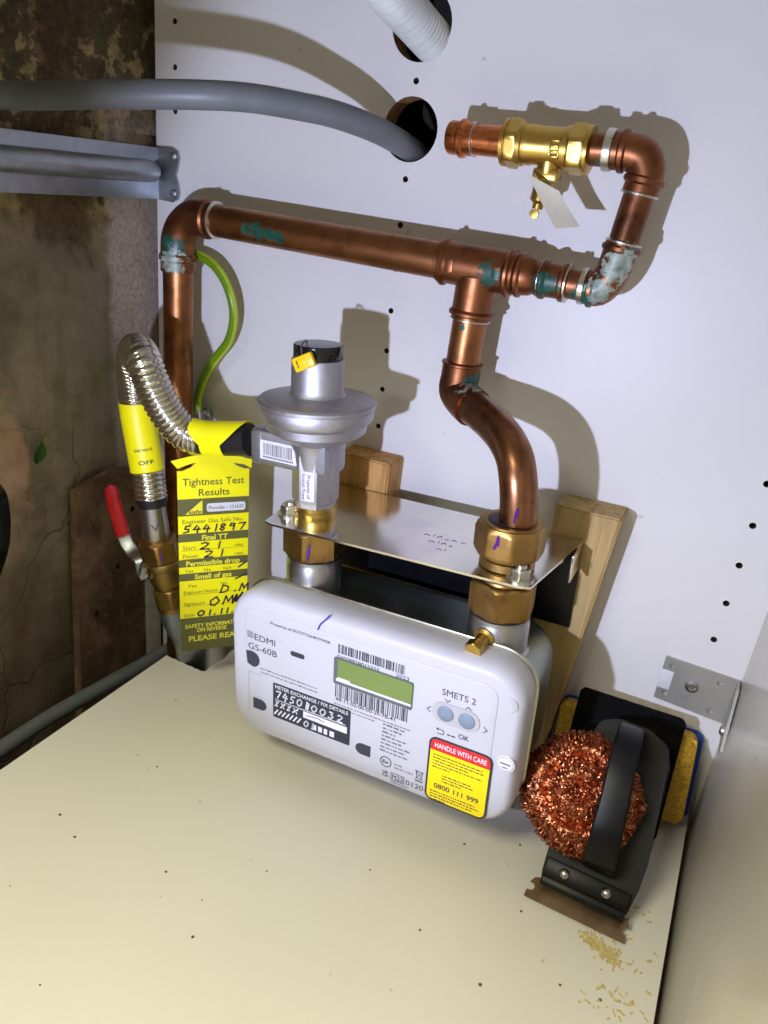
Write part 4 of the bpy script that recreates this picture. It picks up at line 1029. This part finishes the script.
hand(p, '/', TW * .86, fy(567), 4.5, 6, 'ink', -.4, 1.5); hand(p, '/', TW * .82, fy(579), 4.5, 9, 'ink', -.4, 1.5)
hand(p, 'D.M', TW * .58, fy(592), 7.2, 8,  'ink', -.4, 1.4, .3); hand(p, 'OM', TW * .42, fy(605), 8.4, 9, 'ink', -.4, 1.4, .35)
p.line([(TW * .78, fy(604)), (TW * .84, fy(596)), (TW * .83, fy(603)), (TW * .93, fy(594))], 2., -.4, 'ink')
hand(p, '01.11.23', TW * .25, fy(614.8), 5.4, 6, 'ink', -.4, 1.4, .3)
p.build('printing', tg_, recalc=False)

# ================================================================== CORNER BRACKET (right)
cb = thing('corner_bracket', 'dull galvanised corner bracket screwed where back and right panels meet', 'bracket', (-.02, -.002, .11))
b = MB('bracket'); b.prism([(-54, 92.5), (-3, 90.5), (-1, 90.5), (-1, 130.5), (-54, 131)], -2.4, -.3); c_ = b.build('wall_plate', cb)
cut(c_, [[((x, -4, z), (x, -.35, z), 2.6, 'bracket') for x, z in ((-47, 124.5), (-47, 99.5), (-12, 124), (-12, 97.5))]])
b = MB('paper'); b.box(-54.5, -45, -3, -2.4, 103, 120, .3); b.build('white_sticker', cb)['label'] = 'small white label strip'
b = MB('bracket')
b.prism([(-.6, 90.5), (-.6, 130.5), (-16, 130.5), (-46, 96), (-46, 90.5)], -1.8, .2, None, lambda x, y, z: Vector((y, x, z))); b.build('side_plate', cb)
b = MB('steel'); b.lathe((-30, -2.2, 112.5), (0, -1, 0), [(5.2, 0), (5, .8), (3, 1.3), (2.4, .6), (.4, .5)], 24); b.build('screw', cb)
b = MB('steel'); b.lathe((-1.6, -26, 100), (-1, 0, 0), [(4, 0), (3.6, 2), (2, 3)], 18); b.build('screw', cb)

# ================================================================== GRILL BRUSH, SCOURER, PAD, SPONGE
def L2(s_, n, x): # brush frame: s up along the body from the blade, n off the body
    o0 = v3(0, -134, 4); sv = v3(0, .70, .714); nv = v3(0, -.714, .70)
    return o0 + sv * s_ + nv * n + v3(x, 0, 0)
XB = -62
tw = math.radians(0)
gb = thing('grill_brush', 'black grill brush with strap handle and steel scraper leaning in the right corner', 'brush', (-.062, -.13, .0))
BF = Matrix.Scale(.001, 4) @ Matrix.Translation((XB, -136, 9)) @ Matrix.Rotation(math.radians(-16), 4, 'Y') @ Matrix.Rotation(math.radians(0), 4, 'Z')
class Fr: pass
tiltm = Matrix.Rotation(math.radians(-44), 4, 'X')                   # local z runs up the body, -y off its face
BF = Matrix.Scale(.001, 4) @ Matrix.Translation((-60, -144, 7)) @ tiltm
b = MB('black_plastic', BF)
out = [(-29, 0), (27, 0), (29, 6), (32, 22), (33, 40), (30, 104), (25, 120), (10, 127), (-12, 127), (-24, 121), (-29, 104), (-32, 40), (-31, 6)]
b.prism(out, -4, 5); es = [e for e in b.bm.edges]; bmesh.ops.bevel(b.bm, geom=es, offset=1.5, segments=2, affect='EDGES')
b.box(-30, 28, -8, 2, -1, 6, 1.6); b.box(-30, 29, -5.5, 2, 5, 18, 1.2); b.build('body', gb)
b = MB('blade', BF @ Matrix.Translation((-1, 1, 0)) @ Matrix.Rotation(math.radians(-28), 4, 'X'))
notch = lambda cx, cz, r, a0, a1: [(cx + r * math.cos(math.radians(a0 + (a1 - a0) * i / 6)), cz + r * math.sin(math.radians(a0 + (a1 - a0) * i / 6))) for i in range(7)]
bl = [(-28, 3), (-33, 1)] + notch(-34.2, -6, 3.0, 110, -110) + [(-36, -10), (-36, -14), (33, -14), (33, -10)] + notch(32.6, -6.2, 3.0, 250, 70) + [(32, 1), (27, 3)]
b.prism(bl, -1.2, .0); b.build('scraper_blade', gb)['label'] = 'brown grey steel scraper blade'
for x in (-16, 13):
    b = MB('steel', BF); b.lathe((x, -5.2, 11.5), (0, -1, 0), [(4, 0), (3.7, 1.2), (2.4, 2.4), (.4, 2.8)], 20); b.build('rivet', gb)
b = MB('black_plastic', BF); hx = 3
strap(b, [(hx, 0, 24), (hx, -16, 25), (hx, -30, 31), (hx - 1, -39, 44), (hx - 2, -43, 66), (hx - 4, -43, 90), (hx - 5, -37, 110), (hx - 5, -22, 120), (hx - 5, 0, 122)], lambda t_: 22 - 6 * t_, 4.2, v3(1, 0, 0), None, 1.5)
b.build('strap_handle', gb)
# copper mesh scourer
b = MB('cu_s', BF); t = NT('copper wool'); nn = t.noise(420, 2)
t.set(col=t.ramp(nn, [(.3, lin((124, 62, 40))), (.55, lin((196, 116, 76))), (.75, lin((244, 188, 146)))]), metal=1., rough=.34); M['cu_s'] = t.m
q_ = random.Random(11); sc_c = v3(-22, -18, 66); RS = 41
def puck(u_, th):  # u 0..1 centre to rim to underside
    if u_ < .8: r_ = RS * u_ / .8; dome = 13 * math.sqrt(max(0, 1 - (r_ / RS) ** 2.4)); dome += 4 * math.exp(-((r_ - 12) / 5.) ** 2) - 8 * math.exp(-(r_ / 5) ** 2) - 6.5 * math.exp(-((r_ - 22) / 3.2) ** 2) - 9 * math.exp(-((r_ * math.cos(th) - 9) ** 2 + (r_ * math.sin(th) - 6) ** 2) / 14.)
    else: r_ = RS * (1 - (u_ - .8) * 1.2); dome = -9 * math.sqrt(max(0, 1 - (r_ / RS) ** 4))
    w_ = 1 + .02 * math.sin(4 * th + 1) + .015 * math.sin(9 * th)
    return sc_c + v3(r_ * w_ * math.cos(th), -dome, r_ * w_ * math.sin(th))
rings = []
for i in range(1, 26): rings.append([puck(i / 26, 2 * math.pi * j / 60) + v3(0, q_.uniform(-1, 1), 0) for j in range(60)])
b.grid(rings)
for k_ in range(5200):
    u_ = .8 * math.sqrt(q_.random()) if q_.random() < .82 else q_.uniform(.74, .9); th = q_.uniform(0, 2 * math.pi); c_ = puck(u_, th)
    nrm = (c_ - (sc_c + v3(0, 8, 0))).normalized(); tg0 = v3(-math.sin(th), 0, math.cos(th)); a_ = q_.gauss(0, .8)
    d1 = (tg0 * math.cos(a_) + nrm.cross(tg0) * math.sin(a_)).normalized(); Ln = q_.uniform(1.6, 4.2); hh = q_.uniform(.5, 2.4); w_ = q_.uniform(.25, .5); sd_ = d1.cross(nrm) * w_
    pv = []
    for i in range(5):
        f_ = i / 4 - .5; cc = c_ + d1 * (f_ * Ln) + nrm * (hh * math.cos(math.pi * f_) + q_.uniform(-.1, .3)); tw_ = sd_ * math.cos(f_ * 2) + nrm * (w_ * math.sin(f_ * 2))
        pv.append((b.bm.verts.new(cc - tw_), b.bm.verts.new(cc + tw_)))
    for (a1, b1), (a2, b2) in zip(pv, pv[1:]): b.face((a1, b1, b2, a2))
tag(b.build('copper_scourer', None, base=tuple((BF @ sc_c)), recalc=False, angle=70), 'round copper mesh scourer tucked under the black strap handle', 'scourer')
# black scouring pad leaning on the wall
def slab(quad_bottom_front, quad, th, mat, name, label, cat, rough=0., sub=14, mats2=None):
    pass
def lean(name, x0, x1, yb, yt, z0, z1, th, mat, label, cat, back=None, tw_=0., ns=26, wob=.5, r=4):
    ang = math.atan2(yt - yb, z1 - z0); H = math.hypot(yt - yb, z1 - z0)
    Fm = Matrix.Scale(.001, 4) @ Matrix.Translation(((x0 + x1) / 2, yb, z0)) @ Matrix.Rotation(-ang, 4, 'X') @ Matrix.Rotation(tw_, 4, 'Y')
    w2 = (x1 - x0) / 2
    return Fm, w2, H
Fm, w2, H = lean('p', -104, -23, -60, -24, 3, 94, 0, 0, 0, 0, tw_=math.radians(-2))
b = MB('felt', Fm); po = rr(-w2, 0, w2, H, 5, 5)
q_ = random.Random(5); rings = []
for (y, i_) in ((7, 1.5), (6, 0), (0, 0), (-1.5, 1.5), (-2, 4)):
    rings.append([Vector((x + q_.uniform(-.5, .5), y + q_.uniform(-.2, .2), z + q_.uniform(-.5, .5))) for x, z in rr(-w2 + i_, i_, w2 - i_, H - i_, 5, 5)])
b.grid(rings); tag(b.build('scouring_pad', None, base=(-.069, -.062, .0)), 'thin black felt scouring pad standing behind the grill brush', 'scouring pad')
Fm, w2, H = lean('s', -114, -8, -32, -13.5, 5, 74, 0, 0, 0, 0, tw_=math.radians(-5))
sp = thing('sponge', 'yellow cleaning sponge with blue backing propped against the back panel', 'sponge', (-.064, -.03, 0))
b = MB('sponge', Fm); rings = []
for (y, i_) in ((8, .6), (7, 0), (-7, 0), (-8, 1), (-8.4, 2)):
    rings.append([Vector((x + q_.uniform(-.6, .6), y + q_.uniform(-.2, .2), z + q_.uniform(-.6, .6))) for x, z in rr(-w2 + i_, i_, w2 - i_, H - i_, 6, 5)])
b.grid(rings); b.build('foam', sp)
b = MB('sponge_blue', Fm); rings = []
for (y, i_) in ((12, .6), (11.6, -.6), (8.6, -.6), (8.1, .2)):
    rings.append([Vector((x, y, z)) for x, z in rr(-w2 + i_, max(0, i_), w2 - i_ + 3.2, H - i_, 6, 5)])
b.grid(rings); b.build('scourer_backing', sp)['label'] = 'blue scouring layer'

# ================================================================== MASONRY SIDE BITS
b = MB('oldwood'); nb = [(-120, -110), (-28, -110), (-30, 40), (-34, 160), (-60, 166), (-108, 158), (-112, 60)]
b.prism(nb, -572, -563, None, lambda x, y, z: Vector((y, x, z))); es = [e for e in b.bm.edges]; bmesh.ops.bevel(b.bm, geom=es, offset=1.2, segments=2, affect='EDGES')
wbd = b.build('weathered_board', None, base=(-.567, -.07, -.11))
tag(wbd, 'weathered brown board fixed to the masonry behind the red lever', 'board')
cut(wbd, [[((-570, y, z), (-555, y, z), 3., 'dark_hole') for y, z in ((-62, 62), (-40, 118), (-92, 22))]])
b = MB('plastic_grey'); b.tube(crom([v3(-534, -6, -49), v3(-538.5, -50, -50), v3(-546, -117, -50), v3(-551, -176, -50), v3(-553, -330, -56), v3(-555, -600, -75)], 4), 7.5, 20)
tag(b.build('grey_pipe', None, base=(-.546, -.117, -.05)), 'dull grey pipe running in the gap left of the shelf', 'pipe')
lf = P(38, 450, -140); lf.x = -570
b = MB('leaf'); lo = PX(36, 464, -569.5); hi = PX(41, 441, -567); ax = hi - lo; sd_ = v3(.25, 1, -.1).normalized(); rowsA = []
for i in range(13):
    f_ = i / 12; w_ = 6.2 * math.sin(math.pi * min(1, f_ * 1.02)) ** .75 * (1 - .35 * f_) + .1
    c_ = lo + ax * f_; rowsA.append([b.bm.verts.new(c_ + sd_ * (w_ * k_) + v3(1.2 * abs(k_) + 1.5 * math.sin(math.pi * f_), 0, 0)) for k_ in (-1, -.5, 0, .5, 1)])
for a_, c_ in zip(rowsA, rowsA[1:]):
    for i in range(4): b.face((a_[i], a_[i + 1], c_[i + 1], c_[i]))
bmesh.ops.solidify(b.bm, geom=list(b.bm.faces), thickness=.35)
b.tube([hi, hi + ax * .3 + v3(1, 3, 0)], .5, 6)
tag(b.build('leaf', None, base=tuple(lo * .001)), 'single green leaf stuck on the masonry wall at left', 'leaf')
b = MB('black_plastic'); hk = [PX(-6, 488, -575), PX(0, 500, -548), PX(3, 520, -545), PX(2, 545, -548), PX(-6, 575, -575)]
strap(b, hk, 12, 6, v3(0, 1, 0)); tag(b.build('pull_handle', None, base=tuple(hk[2] * .001)), 'black plastic handle at the left edge of the masonry wall', 'handle')

# sawdust, shavings and grit on the shelf
q_ = random.Random(21)
b = MB(['sawdust'])
for k_ in range(260):
    t_ = q_.random(); x = -52 + 22 * t_ + q_.gauss(0, 2.5); y = -162 - 9 * t_ + q_.gauss(0, 2.2)
    if k_ > 190: x = q_.uniform(-48, -6); y = q_.uniform(-215, -120)
    a_ = q_.uniform(0, 6.28); l_ = q_.uniform(.5, 2.2); w_ = q_.uniform(.3, .8); z = q_.uniform(.15, .8)
    if x > -4: continue
    c_, s_ = math.cos(a_), math.sin(a_); vs = [b.bm.verts.new((x + c_ * i_ * l_ - s_ * j_ * w_, y + s_ * i_ * l_ + c_ * j_ * w_, z_)) for z_ in (.02, z) for i_, j_ in ((-1, -1), (1, -1), (1, 1), (-1, 1))]
    for f in ((0, 1, 2, 3), (7, 6, 5, 4), (0, 4, 5, 1), (1, 5, 6, 2), (2, 6, 7, 3), (3, 7, 4, 0)): b.face([vs[i] for i in f])
sd = b.build('sawdust', None, base=(-.04, -.17, 0)); tag(sd, 'pale sawdust and shavings scattered before the scraper blade', 'sawdust'); sd.o['kind'] = 'stuff'
b = MB(['speck', 'paper'])
pts = [PZ(*p_, 0) for p_ in ((160, 897, ), (166, 872), (10, 886), (148, 770), (200, 802), (202, 900), (95, 790), (60, 815), (520, 845), (508, 865), (370, 870), (40, 985), (330, 975), (420, 930), (560, 985), (250, 860), (480, 985), (600, 1000))] + [v3(q_.uniform(-430, -20), q_.uniform(-330, -120), 0) for _ in range(16)]
for i, c_ in enumerate(pts):
    r_ = q_.uniform(.4, 1.1); b.lathe((c_.x, c_.y, .02), (0, 0, 1), [(r_, 0), (r_ * q_.uniform(.7, 1.2), r_ * .5), (r_ * .3, r_ * .9)], 6, 'speck' if i % 3 else 'paper')
gr = b.build('grit', None, base=(-.25, -.2, 0)); tag(gr, 'tiny specks of grit spread over the white shelf', 'grit'); gr.o['kind'] = 'stuff'

# ================================================================== LIGHTS
def look(o, tgt): o.rotation_euler = (Vector(tgt) - o.location).to_track_quat('-Z', 'Y').to_euler()
ld = bpy.data.lights.new('torch', 'SPOT'); ld.energy = 11; ld.color = (.64, .70, 1.); ld.shadow_soft_size = .006; ld.spot_size = math.radians(75); ld.spot_blend = .36
lo_ = bpy.data.objects.new('torch', ld); COL.objects.link(lo_); lo_.location = TORCH * .001; look(lo_, (-.226, 0, .308))
ad = bpy.data.lights.new('room_lamp', 'AREA'); ad.energy = 26; ad.color = (1., .97, .74); ad.shape = 'DISK'; ad.size = .6
ao = bpy.data.objects.new('room_lamp', ad); COL.objects.link(ao); ao.location = (-.55, -.88, 1.12); look(ao, (-.15, 0, .1))
w = bpy.data.worlds.new('room'); SC.world = w; w.use_nodes = True
w.node_tree.nodes['Background'].inputs[0].default_value = (1., .82, .48, 1); w.node_tree.nodes['Background'].inputs[1].default_value = .06

vs_ = SC.view_settings; vs_.view_transform = 'Standard'; vs_.look = 'None'; vs_.exposure = 0; vs_.gamma = 1; vs_.use_curve_mapping = False
